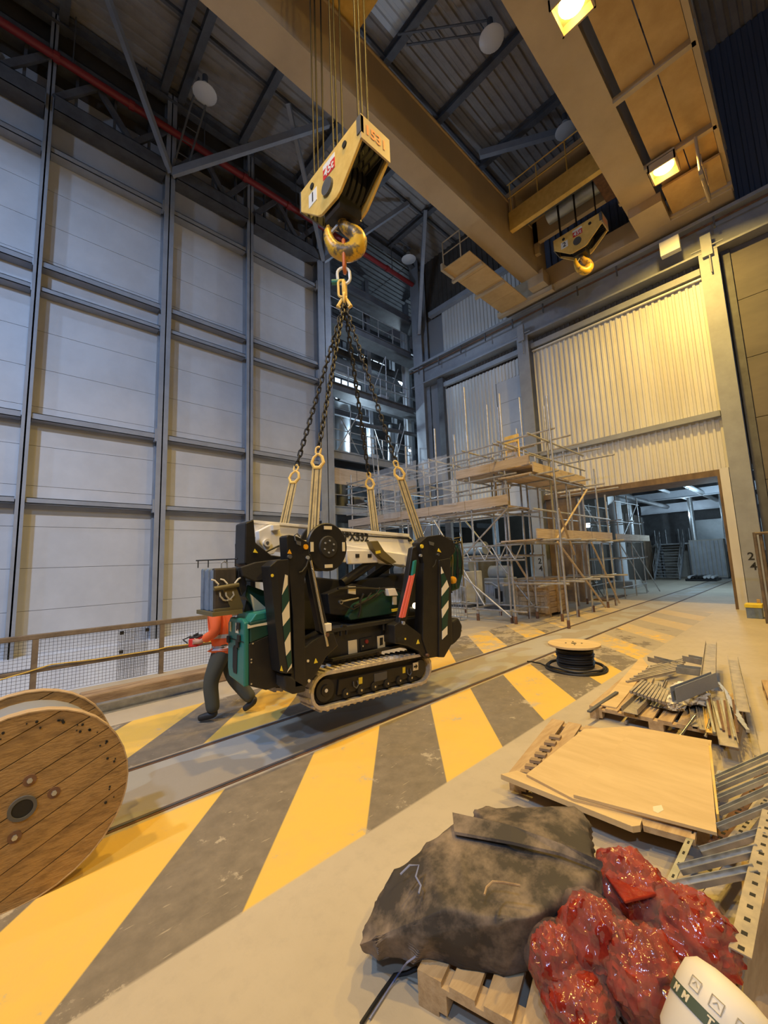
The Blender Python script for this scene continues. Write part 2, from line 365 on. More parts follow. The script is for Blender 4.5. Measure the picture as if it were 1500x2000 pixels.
# pit floor beyond the fence
b = MB(); b.box(-9, 8.8, 9.05, 16.4, -2.6, -2.4); tag(b.build('floor_pit', 'concrete_w'), 'grey floor of the lower pit behind the mesh fence', kind='structure')
# ================================================================== WALL LEFT (cladding beyond the pit)
YA, YC = 15.2, 15.66
b = MB(); b.box(-9.0, 10.6, YC+0.02, YC+0.2, -0.3, 20.6)
wl = b.build('wall_left', 'clad_back'); tag(wl, 'tall white clad wall in grey steel framing beyond the fence', kind='structure')
colX = [(-3.5, -3.2), (0.0, 0.2), (3.5, 3.84), (6.72, 7.0), (10.3, 11.05)]
edges = [-9.0, -3.4, 0.1, 3.6, 6.86, 10.55]
zj = [-0.25]
while zj[-1] < 18.0: zj.append(zj[-1]+1.22)
zj[-1] = 18.35
for i in range(5):
    for k in range(len(zj)-1):
        bb = MB(); bb.box(edges[i]+0.006, edges[i+1]-0.006, YC, YC+0.03, zj[k]+0.006, zj[k+1]-0.006); bb.build('cladding_panel', 'clad', wl)
    bb = MB(); bb.box(edges[i]+0.006, edges[i+1]-0.006, YC-0.02, YC+0.03, 18.36, 20.6); bb.build('roof_shade_panel', 'clad_dark', wl)  # shade under the roof painted in as a strip of dark panels
for x0, x1 in colX:
    w = x1-x0; bb = MB()
    bb.box(x0, x1, YA, YA+0.035, -0.25, 20.5); bb.box(x0, x1, YC-0.06, YC-0.02, -0.25, 20.5); bb.box((x0+x1)/2-0.02, (x0+x1)/2+0.02, YA, YC-0.02, -0.25, 20.5)
    bb.build('column', 'steel', wl)
def girt(z, h, x0, x1, y0=YA+0.08, m='steel', name='girt'):
    bb = MB(); bb.box(x0, x1, y0, y0+0.02, z, z+h); bb.box(x0, x1, y0, YC-0.01, z+h-0.02, z+h); bb.box(x0, x1, y0, YC-0.01, z, z+0.02); bb.build(name, m, wl)
spans = [(-9, -3.52), (-3.18, -0.02), (0.22, 3.48), (3.86, 6.7), (7.02, 10.28)]
for x0, x1 in spans:
    for z, h in ((4.05, 0.17), (6.55, 0.20), (10.62, 0.16), (11.42, 0.2), (15.46, 0.2)): girt(z, h, x0, x1)
    girt(16.83, 0.55, x0, x1, YA-0.15, 'steel_dark', 'truss_chord')
    girt(18.75, 0.35, x0, x1, YA-0.15, 'steel_dark', 'truss_chord')
    n = 3; w = (x1-x0)/n
    for k in range(n):
        a, c = (17.35, 18.75) if k % 2 == 0 else (18.75, 17.35)
        stick('truss_diagonal', (x0+k*w, YA, a), (x0+(k+1)*w, YA, c), 0.12, 0.2, 'steel_dark', wl)
        stick('truss_post', (x0+(k+.5)*w, YA+0.1, 17.35), (x0+(k+.5)*w, YA+0.1, 18.75), 0.08, 0.12, 'steel_dark', wl)
# small fixing plates along the main columns
for x0, x1 in (colX[2], colX[4]):
    for z in (4.1, 6.6, 10.9, 15.5):
        bb = MB(); bb.box(x0-0.06, x0, YA+0.02, YA+0.2, z-0.15, z+0.3); bb.build('cleat', 'steel', wl)
# plinth in the pit
b = MB(); b.box(-9, 10.9, 15.0, 15.75, -0.55, -0.25); b.box(-9, 10.9, 14.9, 15.7, -1.55, -0.6)
pl = b.build('baseboard_left', 'plinth'); tag(pl, 'white painted plinth under the clad wall', kind='structure')
bb = MB(); bb.box(-9, 8.75, 12.6, 14.85, -1.75, -1.62); bb.build('ledge', 'plinth', pl)
bb = MB(); bb.box(-9, 8.75, 12.45, 12.6, -1.9, -1.55); bb.build('ledge_nosing', 'steel', pl)
bb = MB(); bb.box(-9, 8.78, 9.06, 9.12, -0.16, -0.04); bb.build('edge_angle', 'red', pl)
# red sprinkler main and other pipework along the wall head
b = MB(); b.cyl((-9, 14.95, 18.62), (17.0, 14.95, 18.62), 0.13, n=12)
rp = b.build('sprinkler_pipe', 'red', None, True); tag(rp, 'long red sprinkler pipe along the head of the white wall', 'pipe')
for x in np.arange(-2, 16.5, 2.1):
    bb = MB(); bb.cyl((x, 14.95, 18.62), (x+0.16, 14.95, 18.62), 0.165, n=12); bb.build('pipe_coupling', 'red', rp)
    bar('pipe_hanger', (x+0.5, 14.95, 18.75), (x+0.5, 14.95, 20.6), 0.02, 'steel_dark', rp)
# ================================================================== CEILING
ZR = 20.75
b = MB(); b.box(-9, 18.9, -9, 24, ZR+0.12, ZR+0.3)
ce = b.build('ceiling', 'roof'); tag(ce, 'dark profiled sheet roof on steel rafters', kind='structure')
def corr_x(name, x0, x1, y0, y1, z, pitch, dep, m, parent):
    n = max(1, round((y1-y0)/pitch)); p = (y1-y0)/n; prof = []
    for i in range(n):
        y = y0+i*p; prof += [(y, z+dep), (y+p*.30, z+dep), (y+p*.40, z), (y+p*.90, z)]
    prof.append((y1, z+dep)); vs = []; k = len(prof)
    for x in (x0, x1): vs += [(x, a, c) for a, c in prof]
    bb = MB(); bb.add(vs, [(i, i+1, i+1+k, i+k) for i in range(k-1)]); return bb.build(name, m, parent)
rx = [-9, -5.9, -2.8, 0.3, 3.35, 6.43, 9.23, 12.3, 15.4, 18.4]
for i in range(len(rx)-1):
    for y0 in (-9, -5, -1, 3, 7, 11):
        lite = (rx[i] == 6.43 and y0 == 7)
        if lite:
            corr_x('roof_sheet', rx[i], rx[i+1], y0, 8.35, ZR, 0.34, 0.06, 'rooflight', ce); corr_x('roof_sheet', rx[i], rx[i+1], 8.35, 11, ZR, 0.34, 0.06, 'roof', ce)
        else: corr_x('roof_sheet', rx[i], rx[i+1], y0, y0+4+(0.9 if y0 == 11 else 0), ZR, 0.34, 0.06, 'roof', ce)
for x in rx[1:-1]+[3.95]:
    bb = MB(); bb.ibeam((x, -9, ZR-0.2), (x, 15.7, ZR-0.2), 0.26, 0.36); bb.build('rafter', 'steel_dark', ce)
for y in (4.9, 8.9, 12.6):
    bb = MB(); bb.beam((-9, y, ZR-0.08), (18.4, y, ZR-0.08), 0.1, 0.14); bb.build('purlin_tie', 'steel_dark', ce)
b = MB(); b.ibeam((-9, 15.25, ZR-0.35), (18.0, 15.25, ZR-0.35), 0.3, 0.5); b.build('eaves_beam', 'steel_dark', ce)
stick('knee_brace', (3.66, 15.1, 16.95), (8.83, 12.07, 20.5), 0.16, 0.30, 'steel', ce)
stick('knee_brace', (3.66, 15.1, 16.95), (1.29, 13.62, 20.5), 0.16, 0.2, 'steel', ce)
stick('knee_brace', (10.6, 15.1, 16.95), (7.2, 12.5, 20.5), 0.16, 0.22, 'steel', ce)
stick('knee_brace', (10.6, 15.1, 16.95), (14.2, 12.5, 20.5), 0.16, 0.22, 'steel', ce)
stick('knee_brace', (17.4, 15.0, 15.6), (15.2, 12.2, 20.5), 0.18, 0.25, 'steel', ce)
stick('roof_brace', (14.4, 8.3, 19.9), (18.0, 3.2, 20.2), 0.2, 0.3, 'steel', ce)
stick('roof_brace', (9.0, 9.2, 20.1), (17.6, 8.9, 19.2), 0.3, 0.35, 'steel', ce)
# high bay lamps hung from ladder frames under the roof (switched off)
def highbay(loc, ladder_to, label):
    t = thing('highbay_lamp', label, 'lamp', loc, 0, 'unlit high bay lamps under the roof')
    x, y, z = loc
    bb = MB(); bb.lathe((x, y, z), [(0.02, 0.42), (0.12, 0.40), (0.16, 0.25), (0.40, 0.02), (0.42, -0.02), (0.36, -0.06), (0.02, -0.10)], 20); bb.build('bowl', 'bowl', t, True)
    bb = MB(); bb.cyl((x, y, z+0.4), (x, y, z+0.75), 0.10); bb.build('gear_box', 'steel_dark', t)
    a = Vector((x, y, z+0.5)); c = Vector(ladder_to); d = (c-a); s = Vector((0.22, 0, 0)) if abs(d.y) > abs(d.x) else Vector((0, 0.22, 0))
    for q in (-1, 1): stick('ladder_rail', a+s*q, c+s*q, 0.06, 0.04, 'steel_dark', t)
    n = int(d.length/0.45)
    for k in range(n): bar('ladder_rung', a+d*(k+.5)/n-s, a+d*(k+.5)/n+s, 0.02, 'steel_dark', t, 6)
highbay((4.33, 13.55, 19.5), (4.0, 15.0, 17.6), 'unlit high bay lamp nearest the white wall on a ladder frame')
highbay((11.07, 5.61, 19.6), (9.2, 8.0, 20.4), 'unlit high bay lamp between the two crane girders at the top')
highbay((16.12, 14.37, 19.5), (15.4, 14.6, 20.3), 'small unlit high bay lamp in the far roof corner')
highbay((16.05, 5.2, 19.6), (17.6, 5.6, 20.4), 'unlit high bay lamp above the yellow crane trolley')
# ================================================================== WALL FAR (profiled sheet wall with the opening)
XB = 17.5
b = MB(); b.box(18.16, 18.3, -7, 1.2, 0, 13.0); b.box(18.16, 18.3, 1.2, 8.4, 4.8, 13.0); b.box(18.16, 18.3, 8.4, 14.9, 4.0, 13.0); b.box(18.45, 18.6, -7, 16, 13.0, ZR)
wf = b.build('wall_far', 'clad_back'); tag(wf, 'far wall of white profiled sheeting above a wide opening', kind='structure')
def corr_z(name, X, y0, y1, z0, z1, pitch, dep, m, parent):
    n = max(1, round((y1-y0)/pitch)); p = (y1-y0)/n; prof = []
    for i in range(n):
        y = y0+i*p; prof += [(y, X-dep), (y+p*.32, X-dep), (y+p*.42, X), (y+p*.90, X)]
    prof.append((y1, X-dep)); vs = []; k = len(prof)
    for z in (z0, z1): vs += [(c, a, z) for a, c in prof]
    bb = MB(); bb.add(vs, [(i, i+1, i+1+k, i+k) for i in range(k-1)]); return bb.build(name, m, parent)
def sheets(X, y0, y1, z0, z1, m='sheet', w=1.0, pitch=0.2, dep=0.05, name='profiled_sheet'):
    n = max(1, round((y1-y0)/w)); p = (y1-y0)/n
    for i in range(n): corr_z(name, X+0.004*(i % 2), y0+i*p, y0+(i+1)*p, z0, z1, pitch, dep, m, wf)
sheets(17.95, 1.80, 8.28, 4.72, 11.75)
sheets(18.05, 1.80, 8.28, 11.75, 12.6, 'panel_brown', name='upper_profiled_sheet')
sheets(17.95, 10.4, 13.6, 4.0, 11.75); sheets(17.95, 8.9, 10.4, 10.9, 11.75); sheets(18.05, 8.9, 13.6, 11.75, 12.6, 'panel_brown', name='upper_profiled_sheet')
for k in range(6):
    bb = MB(); bb.box(17.92, 17.97, 8.9, 10.38, 4.0+1.15*k+.006, 4.0+1.15*(k+1)-.006); bb.build('flat_panel', 'clad', wf)
sheets(18.25, 8.4, 13.8, 13.8, 16.75); sheets(18.4, -7, 8.4, 13.8, ZR, 'navy', 1.2, 0.3, name='upper_profiled_sheet'); sheets(18.4, 8.4, 16, 16.8, ZR, 'clad_dark', 1.2, 0.3, name='upper_profiled_sheet')
bb = MB(); bb.box(17.9, 18.2, 8.4, 14.6, 16.7, 17.0); bb.build('top_rail', 'steel', wf)
for y0, y1, z, h in ((1.80, 8.28, 6.57, 0.2), (1.80, 8.28, 11.85, 0.25), (8.9, 14.0, 11.85, 0.25)):
    bb = MB(); bb.box(17.72, 17.9, y0, y1, z, z+h); bb.build('girt', 'steel', wf)
bb = MB(); bb.box(17.80, 17.9, 1.80, 8.28, 11.72, 11.78); bb.build('flashing', 'bowl', wf)
for y0, y1, z1 in ((1.23, 1.76, 12.5), (8.30, 8.86, 12.5), (14.92, 15.62, ZR-0.2)):
    bb = MB(); w = y1-y0
    bb.box(XB, XB+0.04, y0, y1, 0, z1); bb.box(XB+0.56, XB+0.6, y0, y1, 0, z1); bb.box(XB+.02, XB+0.58, (y0+y1)/2-.02, (y0+y1)/2+.02, 0, z1)
    bb.build('column', 'steel', wf)
    bb = MB(); bb.box(XB-0.05, XB+0.65, y0-.08, y1+.08, 0, 0.06); bb.build('base_plate', 'steel', wf)
    if z1 < 13:
        bb = MB(); bb.box(XB-0.12, XB+0.02, y0+w*.22, y1-w*.22, z1-0.25, z1+0.55); bb.build('rail_clamp', 'steel', wf)
        for s in (-.5, .5): bar('clamp_bolt', (XB-0.06, (y0+y1)/2+s*.9, z1+.1), (XB-0.06, (y0+y1)/2+s*.2, z1+.1), 0.03, 'steel', wf)
        bar('clamp_rod', (XB-0.08, (y0+y1)/2-.05, z1-.9), (XB-0.08, (y0+y1)/2-.05, z1-.2), 0.025, 'steel', wf)
        bb = MB(); bb.box(XB+.04, XB+.6, y1-.06, y1, z1-1.2, z1-.2); bb.build('stiffener', 'steel', wf)
bb = MB(); bb.box(17.65, 17.85, 13.6, 14.0, 0, 12.4); bb.build('wall_post', 'steel_dark', wf)
# runway beam carrying the crane rail
bb = MB(); bb.ibeam((XB+0.3, -7, 13.1), (XB+0.3, 15.9, 13.1), 0.62, 1.28, 0.07, 0.04); bb.build('runway_beam', 'steel', wf)
bb = MB(); bb.box(XB+.25, XB+.35, -7, 15.9, 13.74, 13.82); bb.build('crane_rail', 'steel_dark', wf)
bb = MB(); bb.box(XB-.10, XB-.05, -7, 15.9, 13.35, 13.41); bb.build('conductor_bar', 'rust', wf)
bb = MB(); bb.box(XB-.16, XB-.10, -7, 15.9, 13.55, 13.68); bb.build('conductor_shroud', 'steel', wf)
for y in np.arange(-5, 15.5, 1.55): stick('conductor_bracket', (XB-.10, y, 13.12), (XB-.10, y, 13.6), 0.06, 0.05, 'steel_dark', wf)
# panels right of the right hand column
for k in range(6):
    bb = MB(); bb.box(17.98, 18.06, -7, 0.95, 2.1*k+.01, 2.1*(k+1)-.01); bb.build('flat_panel', 'panel_brown', wf)
bb = MB(); bb.box(17.9, 18.1, 0.96, 1.2, 0, 12.5); bb.build('panel_edge_strip', 'steel_dark', wf)
# opening: lintel and jambs
bb = MB(); bb.box(17.72, 19.4, 1.95, 8.3, 4.50, 4.72); bb.build('lintel', 'jamb', wf)
bb = MB(); bb.box(17.72, 19.2, 1.80, 2.12, 0, 4.5); bb.build('jamb', 'jamb', wf)
bb = MB(); bb.box(17.55, 17.80, 1.78, 2.02, 0, 4.72); bb.build('jamb_trim', 'sheet', wf)
bb = MB(); bb.box(17.80, 18.6, 6.95, 8.25, 0, 4.5); bb.build('jamb_block', 'jamb', wf)
# stencilled numbers on the columns
for dy in (0.02, -0.30):
    text('stencil', '2' if dy > 0 else '1', (XB-0.006, 1.52+dy, 1.72), (0, -1, 0), (0, 0, 1), 0.34, 'ink', wf, bold=0.006)
    text('stencil', '4', (XB-0.006, 1.52+dy-.03, 1.40), (0, -1, 0), (0, 0, 1), 0.34, 'ink', wf, bold=0.006)
text('stencil', '2', (XB-0.006, 8.62, 1.75), (0, -1, 0), (0, 0, 1), 0.34, 'ink', wf, bold=0.006)
text('stencil', '4', (XB-0.006, 8.60, 1.42), (0, -1, 0), (0, 0, 1), 0.34, 'ink', wf, bold=0.006)
# ================================================================== ROOM BEYOND THE OPENING
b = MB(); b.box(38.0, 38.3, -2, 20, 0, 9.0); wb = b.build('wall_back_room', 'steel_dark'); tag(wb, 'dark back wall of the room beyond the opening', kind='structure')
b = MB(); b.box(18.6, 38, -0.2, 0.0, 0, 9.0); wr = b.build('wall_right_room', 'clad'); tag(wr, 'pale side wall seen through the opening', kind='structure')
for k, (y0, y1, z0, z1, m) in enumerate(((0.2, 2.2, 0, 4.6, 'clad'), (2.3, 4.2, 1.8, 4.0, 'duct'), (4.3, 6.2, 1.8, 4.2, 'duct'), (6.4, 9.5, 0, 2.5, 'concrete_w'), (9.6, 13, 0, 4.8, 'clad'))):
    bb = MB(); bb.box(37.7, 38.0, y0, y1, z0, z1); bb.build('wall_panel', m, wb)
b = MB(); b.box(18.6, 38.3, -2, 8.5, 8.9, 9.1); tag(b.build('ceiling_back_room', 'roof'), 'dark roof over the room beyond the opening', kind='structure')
# ================================================================== OVERHEAD CRANE
cr = thing('overhead_crane', 'yellow two girder overhead travelling crane spanning the hall on the runway beam', 'crane', (16.6, 5.0, 13.8))
def girder(y0, y1, x0=-9, x1=16.2):
    bb = MB(); bb.box(x0, x1-0.5, y0, y1, 14.2, 16.2); bb.prism([(x1-.5, 14.2), (x1, 14.2), (x1+.9, 14.9), (x1+.9, 16.2), (x1-.5, 16.2)], 'y', y0, y1)
    g = bb.build('girder', 'crane', cr)
    bb = MB(); bb.box(x0, x1+.9, y0-.05, y1+.05, 16.2, 16.26); bb.build('top_flange', 'crane', g)
    bb = MB(); bb.box(x0, x1+.9, (y0+y1)/2-.05, (y0+y1)/2+.05, 16.26, 16.36); bb.build('trolley_rail', 'steel_dark', g)
    return g
g1 = girder(6.95, 7.74); g2 = girder(2.42, 3.38)
bb = MB(); bb.box(16.9, 18.15, 0.6, 9.3, 13.86, 14.75); bb.build('end_carriage', 'crane', cr, bevel=0.03)
for y in (1.0, 8.8):
    bb = MB(); bb.cyl((17.6, y, 14.05), (18.0, y, 14.05), 0.22, n=20); bb.build('wheel', 'steel_dark', cr)
bb = MB(); bb.prism([(6.75, 13.75), (7.45, 13.75), (7.45, 14.2), (6.75, 14.35)], 'x', 16.2, 16.85); bb.build('end_bracket', 'crane', cr)
bb = MB(); bb.prism([(2.3, 13.85), (3.3, 13.85), (3.3, 14.2), (2.3, 14.2)], 'x', 15.6, 16.9); bb.build('end_bracket', 'crane', cr)
# walkway platform beside girder one
for k, x in enumerate((12.2, 13.35, 14.5, 15.65)):
    bb = MB(); bb.box(x, min(x+1.14, 16.75), 7.76, 9.08, 13.62, 13.66); bb.build('deck_panel', 'crane_ply', cr)
for x in (12.95, 14.6):
    bb = MB(); bb.box(x, x+.12, 7.74, 9.2, 13.5, 13.62); bb.build('deck_rib', 'crane', cr)
bb = MB(); bb.box(16.65, 16.9, 6.6, 9.3, 13.5, 13.72); bb.build('deck_edge', 'crane', cr)
bb = MB(); bb.box(12.1, 12.9, 9.0, 9.1, 13.55, 13.85); bb.build('toe_board', 'crane', cr)
for y in (8.2, 9.05):
    bar('guard_post', (12.25, y, 13.66), (12.25, y, 14.85), 0.025, 'crane', cr)
bar('guard_rail', (12.25, 7.76, 14.85), (12.25, 9.05, 14.85), 0.025, 'crane', cr); bar('guard_rail', (12.25, 7.76, 14.3), (12.25, 9.05, 14.3), 0.022, 'crane', cr)
# walkway under girder two
for k in range(9):
    x0 = -8.6+2.85*k
    bb = MB(); bb.box(x0, min(x0+2.83, 17.05), 0.72, 1.42, 14.22, 14.26); bb.build('deck_panel', 'crane_ply', cr)
    bb = MB(); bb.box(x0, min(x0+2.83, 17.05), 1.45, 2.2, 14.22, 14.26); bb.build('deck_panel', 'crane_ply', cr)
    if x0 < 15.5:
        bb = MB(); bb.box(x0-.07, x0+.07, 0.62, 2.42, 14.05, 14.22); bb.build('deck_rib', 'crane', cr)
bb = MB(); bb.box(-9, 17.05, 0.58, 0.70, 14.05, 14.3); bb.build('deck_edge', 'crane', cr)
bb = MB(); bb.box(16.75, 17.1, 0.58, 2.42, 13.9, 14.2); bb.build('deck_edge', 'crane', cr)
bb = MB(); bb.box(15.25, 16.75, 0.70, 2.2, 13.98, 14.05); bb.build('end_tray', 'crane_ply', cr)
for y in (0.60,):
    for x in np.arange(-8, 17, 1.5): bar('guard_post', (x, y, 14.3), (x, y, 15.4), 0.025, 'crane', cr)
    for z in (14.85, 15.4): bar('guard_rail', (-9, y, z), (17, y, z), 0.025, 'crane', cr)
# access gate frame hanging below the walkway
gp = [(14.15, 14.1), (14.15, 13.0), (14.4, 12.85), (15.5, 12.85), (15.5, 14.1)]
bb = MB(); bb.tube([(x, 1.1, z) for x, z in gp], 0.04, 8); bb.build('access_gate', 'crane', cr)
bar('guard_rail', (14.15, 1.1, 13.5), (15.5, 1.1, 13.5), 0.03, 'crane', cr)
for x in (14.55, 14.95): stick('gate_slat', (x, 1.1, 13.5), (x, 1.1, 14.1), 0.1, 0.02, 'crane', cr)
bb = MB(); bb.box(14.15, 15.5, 1.05, 1.15, 12.85, 13.1); bb.build('gate_kick_plate', 'crane', cr)
# festoon box under the girder end
bb = MB(); bb.box(16.95, 17.2, 2.15, 2.75, 12.75, 13.3); bb.build('collector_box', 'bowl', cr, bevel=0.02)
def floodlight(loc, label):
    x, y, z = loc
    t = thing('floodlight', label, 'lamp', (x, y, z+.5), 0, 'lit sodium floodlights under the crane')
    bb = MB(); s = .36
    bb.prism([(x-s, y-s), (x+s, y-s), (x+s, y+s), (x-s, y+s)], 'z', z+.22, z+.30); bb.build('lamp_housing', 'crane', t)
    for a, c, d, e in ((x-s, x-s+.04, y-s, y+s), (x+s-.04, x+s, y-s, y+s), (x-s, x+s, y-s, y-s+.04), (x-s, x+s, y+s-.04, y+s)):
        bb = MB(); bb.box(a, c, d, e, z-.02, z+.24); bb.build('lamp_shade', 'crane', t)
    bb = MB(); bb.lathe((x, y, z+.08), [(.02, .13), (.2, .12), (.27, .06), (.2, .0), (.02, -.03)], 20); bb.build('lamp_glass', 'lampglass', t, True)
    bb = MB(); bb.cyl((x, y, z+.3), (x, y, z+.41 if x > 10 else z+.42), 0.08); bb.build('mounting', 'steel_dark', t)
floodlight((14.35, 1.95, 13.78), 'lit sodium floodlight under the end of the crane walkway')
floodlight((8.30, 2.30, 13.78), 'lit sodium floodlight at the top edge beside the crane girder')
# ------------------------------------------------------------------ trolleys
t2 = thing('crane_trolley', 'yellow crane trolley with handrails near the runway beam between the girders', 'trolley', (15, 5.2, 16.3))
bb = MB(); bb.box(13.85, 14.05, 3.42, 6.91, 14.85, 15.65); bb.build('side_beam', 'yellow', t2)
bb = MB(); bb.box(15.9, 16.1, 3.42, 6.91, 15.4, 16.37); bb.build('side_beam', 'crane', t2)
bb = MB(); bb.box(13.9, 16.1, 2.8, 7.4, 16.37, 16.55); bb.build('frame', 'crane', t2)
for x in (14.0, 16.0):
    for y in (3.53, 6.8): bb = MB(); bb.box(x-.1, x+.1, y-.1, y+.1, 14.9, 16.38); bb.build('hanger', 'crane', t2)
bb = MB(); bb.cyl((14.5, 3.7, 15.7), (14.5, 6.6, 15.7), 0.38, n=20); bb.build('rope_drum', 'steel_dark', t2, True)
bb = MB(); bb.cyl((15.4, 4.0, 15.75), (15.4, 6.0, 15.75), 0.3, n=18); bb.build('motor', 'duct', t2, True)
bb = MB(); bb.box(14.2, 15.9, 3.45, 4.0, 15.2, 16.2); bb.build('gear_box', 'rust', t2, bevel=.04)
for y in np.arange(3.5, 6.9, 1.1): bar('guard_post', (13.9, y, 15.65), (13.9, y, 16.9), 0.025, 'yellow', t2)
for z in (16.3, 16.9): bar('guard_rail', (13.9, 3.45, z), (13.9, 6.9, z), 0.025, 'yellow', t2)
t1 = thing('crane_trolley', 'yellow underside of the crane trolley at the top above the big hook', 'trolley', (3.7, 5.0, 16.4))
bb = MB(); bb.box(4.6, 6.15, 2.6, 7.6, 16.37, 16.6); bb.build('frame', 'yellow', t1)
bb = MB(); bb.box(0.9, 2.4, 2.6, 7.6, 16.37, 16.6); bb.build('frame', 'yellow', t1)
bb = MB(); bb.box(2.4, 4.6, 2.6, 3.2, 16.37, 16.6); bb.build('frame', 'yellow', t1)
bb = MB(); bb.box(2.4, 4.6, 6.9, 7.6, 16.37, 16.6); bb.build('frame', 'yellow', t1)
bb = MB(); bb.cyl((2.5, 4.0, 17.1), (4.5, 4.0, 17.1), 0.45, n=20); bb.build('rope_drum', 'steel_dark', t1, True)
bb = MB(); bb.cyl((2.5, 5.6, 17.0), (4.5, 5.6, 17.0), 0.4, n=20); bb.build('sheave_shaft', 'steel_dark', t1, True)
# ------------------------------------------------------------------ hook blocks
def hook_block(cx, cy, zt, num, label, ztop, s=1.0):
    t = thing('hook_block', label, 'hook block', (cx, cy, zt-1.6*s), 0, 'crane hook blocks')
    hw = .24*s
    P = [(-.83, -.02), (-.79, 0), (.79, 0), (.83, -.02), (.83, -.38), (.30, -.84), (.20, -.88), (-.20, -.88), (-.30, -.84), (-.83, -.38)]
    for q in (-1, 1):
        xs = cx+q*hw; a, c = (xs-.045, xs) if q < 0 else (xs, xs+.045)
        bb = MB(); bb.prism([(cy+y*s, zt+z*s) for y, z in P], 'x', a, c); pl = bb.build('side_plate', 'yellow', t, bevel=.008)
        xo = a if q < 0 else c; e = -.02 if q < 0 else .02
        bb = MB(); bb.cyl((xo, cy, zt-.55*s), (xo+e*2, cy, zt-.55*s), .135*s, n=24); bb.build('hub_cap', 'steel_dark', pl)
        for y, z in ((.45, -.18), (-.45, -.18)):
            bb = MB(); bb.cyl((xo, cy+y*s, zt+z*s), (xo+e, cy+y*s, zt+z*s), .05*s, n=16); bb.build('bolt', 'ink', pl)
        if q < 0:
            sg = MB(); sg.box(xo-.006, xo, cy+.32*s, cy+.56*s, zt-.52*s, zt-.28*s); sg = sg.build('number_sign', 'paper', pl)
            text('number', num, (xo-.009, cy+.44*s, zt-.40*s), (0, -1, 0), (0, 0, 1), .24*s, 'ink', sg, bold=.004)
            sg = MB(); sg.box(xo-.006, xo, cy-.19*s, cy+.13*s, zt-.34*s, zt-.16*s); sg = sg.build('load_sign', 'ink_red', pl)
            bb = MB(); bb.box(xo-.006, xo, cy-.19*s, cy+.13*s, zt-.16*s, zt-.08*s); bb.build('sign_strip', 'paper', sg)
            text('load_text', '45t', (xo-.009, cy-.03*s, zt-.25*s), (0, -1, 0), (0, 0, 1), .20*s, 'paper', sg, bold=.004)
    for q in (-1, 1):
        y = cy+q*.81*s; bb = MB(); bb.box(cx-hw-.05, cx+hw+.05, min(y, y+q*.03), max(y, y+q*.03), zt-.40*s, zt+.0*s); e = bb.build('end_plate', 'crane' if q < 0 else 'steel_dark', t)
        if q < 0:
            text('plate_text', '1531', (cx, y-.035, zt-.2*s), (1, 0, 0), (0, 0, 1), .22*s, 'coraltxt', e, bold=.006)
            bb = MB(); bb.box(cx-hw-.06, cx-hw, y-.03, y+.06, zt-.30*s, zt-.02); bb.build('corner_pad', 'steel_dark', e)
    for x in (-.15, -.05, .05, .15):
        bb = MB(); bb.cyl((cx+x*s-.03*s, cy, zt-.42*s), (cx+x*s+.03*s, cy, zt-.42*s), .40*s, n=28); bb.build('sheave', 'rubber', t, True)
    bb = MB(); bb.prism([(cy-.78*s, zt-.06*s), (cy+.78*s, zt-.06*s), (cy+.78*s, zt-.36*s), (cy+.3*s, zt-.72*s), (cy-.3*s, zt-.72*s), (cy-.78*s, zt-.36*s)], 'x', cx-hw+.02, cx-hw+.05); bb.build('rope_guard', 'black', t)
    bb = MB(); bb.prism([(cy-.78*s, zt-.06*s), (cy+.78*s, zt-.06*s), (cy+.78*s, zt-.36*s), (cy+.3*s, zt-.72*s), (cy-.3*s, zt-.72*s), (cy-.78*s, zt-.36*s)], 'x', cx+hw-.05, cx+hw-.02); bb.build('rope_guard', 'black', t)
    for q in (-.14, -.04, .06, .16): bb = MB(); bb.box(cx+q*s-.01, cx+q*s+.01, cy-.79*s, cy-.3*s, zt-.36*s, zt-.04*s); bb.build('divider', 'rubber', t)
    bb = MB(); bb.box(cx-hw+.02, cx+hw-.02, cy-.2*s, cy+.2*s, zt-1.0*s, zt-.72*s); bb.build('crosshead', 'black', t)
    # hook swept in the plane that faces the camera side
    u = Vector((.80, -.60, 0)); c0 = Vector((cx, cy, zt))
    pts = [(0.0, -.92, .085), (0.0, -1.04, .085), (.07, -1.12, .10), (.19, -1.20, .125), (.235, -1.33, .145), (.18, -1.47, .15), (.03, -1.545, .14), (-.13, -1.49, .12), (-.22, -1.36, .095), (-.255, -1.22, .07), (-.25, -1.12, .04), (-.235, -1.06, .012)]
    N = 40; ctl = [c0+u*a*s+Vector((0, 0, z*s)) for a, z, r in pts]; rr = [r*s for a, z, r in pts]; fine = []; fr = []
    for i in range(len(ctl)-1):
        p0, p1, p2, p3 = ctl[max(0, i-1)], ctl[i], ctl[i+1], ctl[min(len(ctl)-1, i+2)]
        for k in range(4):
            a = k/4; fine.append(0.5*((2*p1)+(p2-p0)*a+(2*p0-5*p1+4*p2-p3)*a*a+(3*p1-p0-3*p2+p3)*a**3)); fr.append(rr[i]*(1-a)+rr[i+1]*a)
    fine.append(ctl[-1]); fr.append(rr[-1])
    bb = MB(); bb.tube(fine, fr, 14); bb.build('hook', 'hookpaint', t, True)
    bb = MB(); bb.beam(c0+Vector((0, 0, -1.0*s))+u*-.05, c0+Vector((0, 0, -1.2*s))+u*-.2, .05, .03); bb.build('safety_latch', 'steel', t)
    # wire ropes
    for yy in (-.62, 0.03, .60):
        for q, dx in enumerate((-.14, -.04, .10)):
            bar('wire_rope', (cx+dx*s, cy+yy*s+.03*q, zt-.3*s), (cx+dx*1.3*s, cy+yy*s*1.02+.03*q, ztop), .016, 'rope', t, 6)
    return t
M['coraltxt'] = mat('plate_text_orange', (0.85, 0.30, 0.14), 0.5)
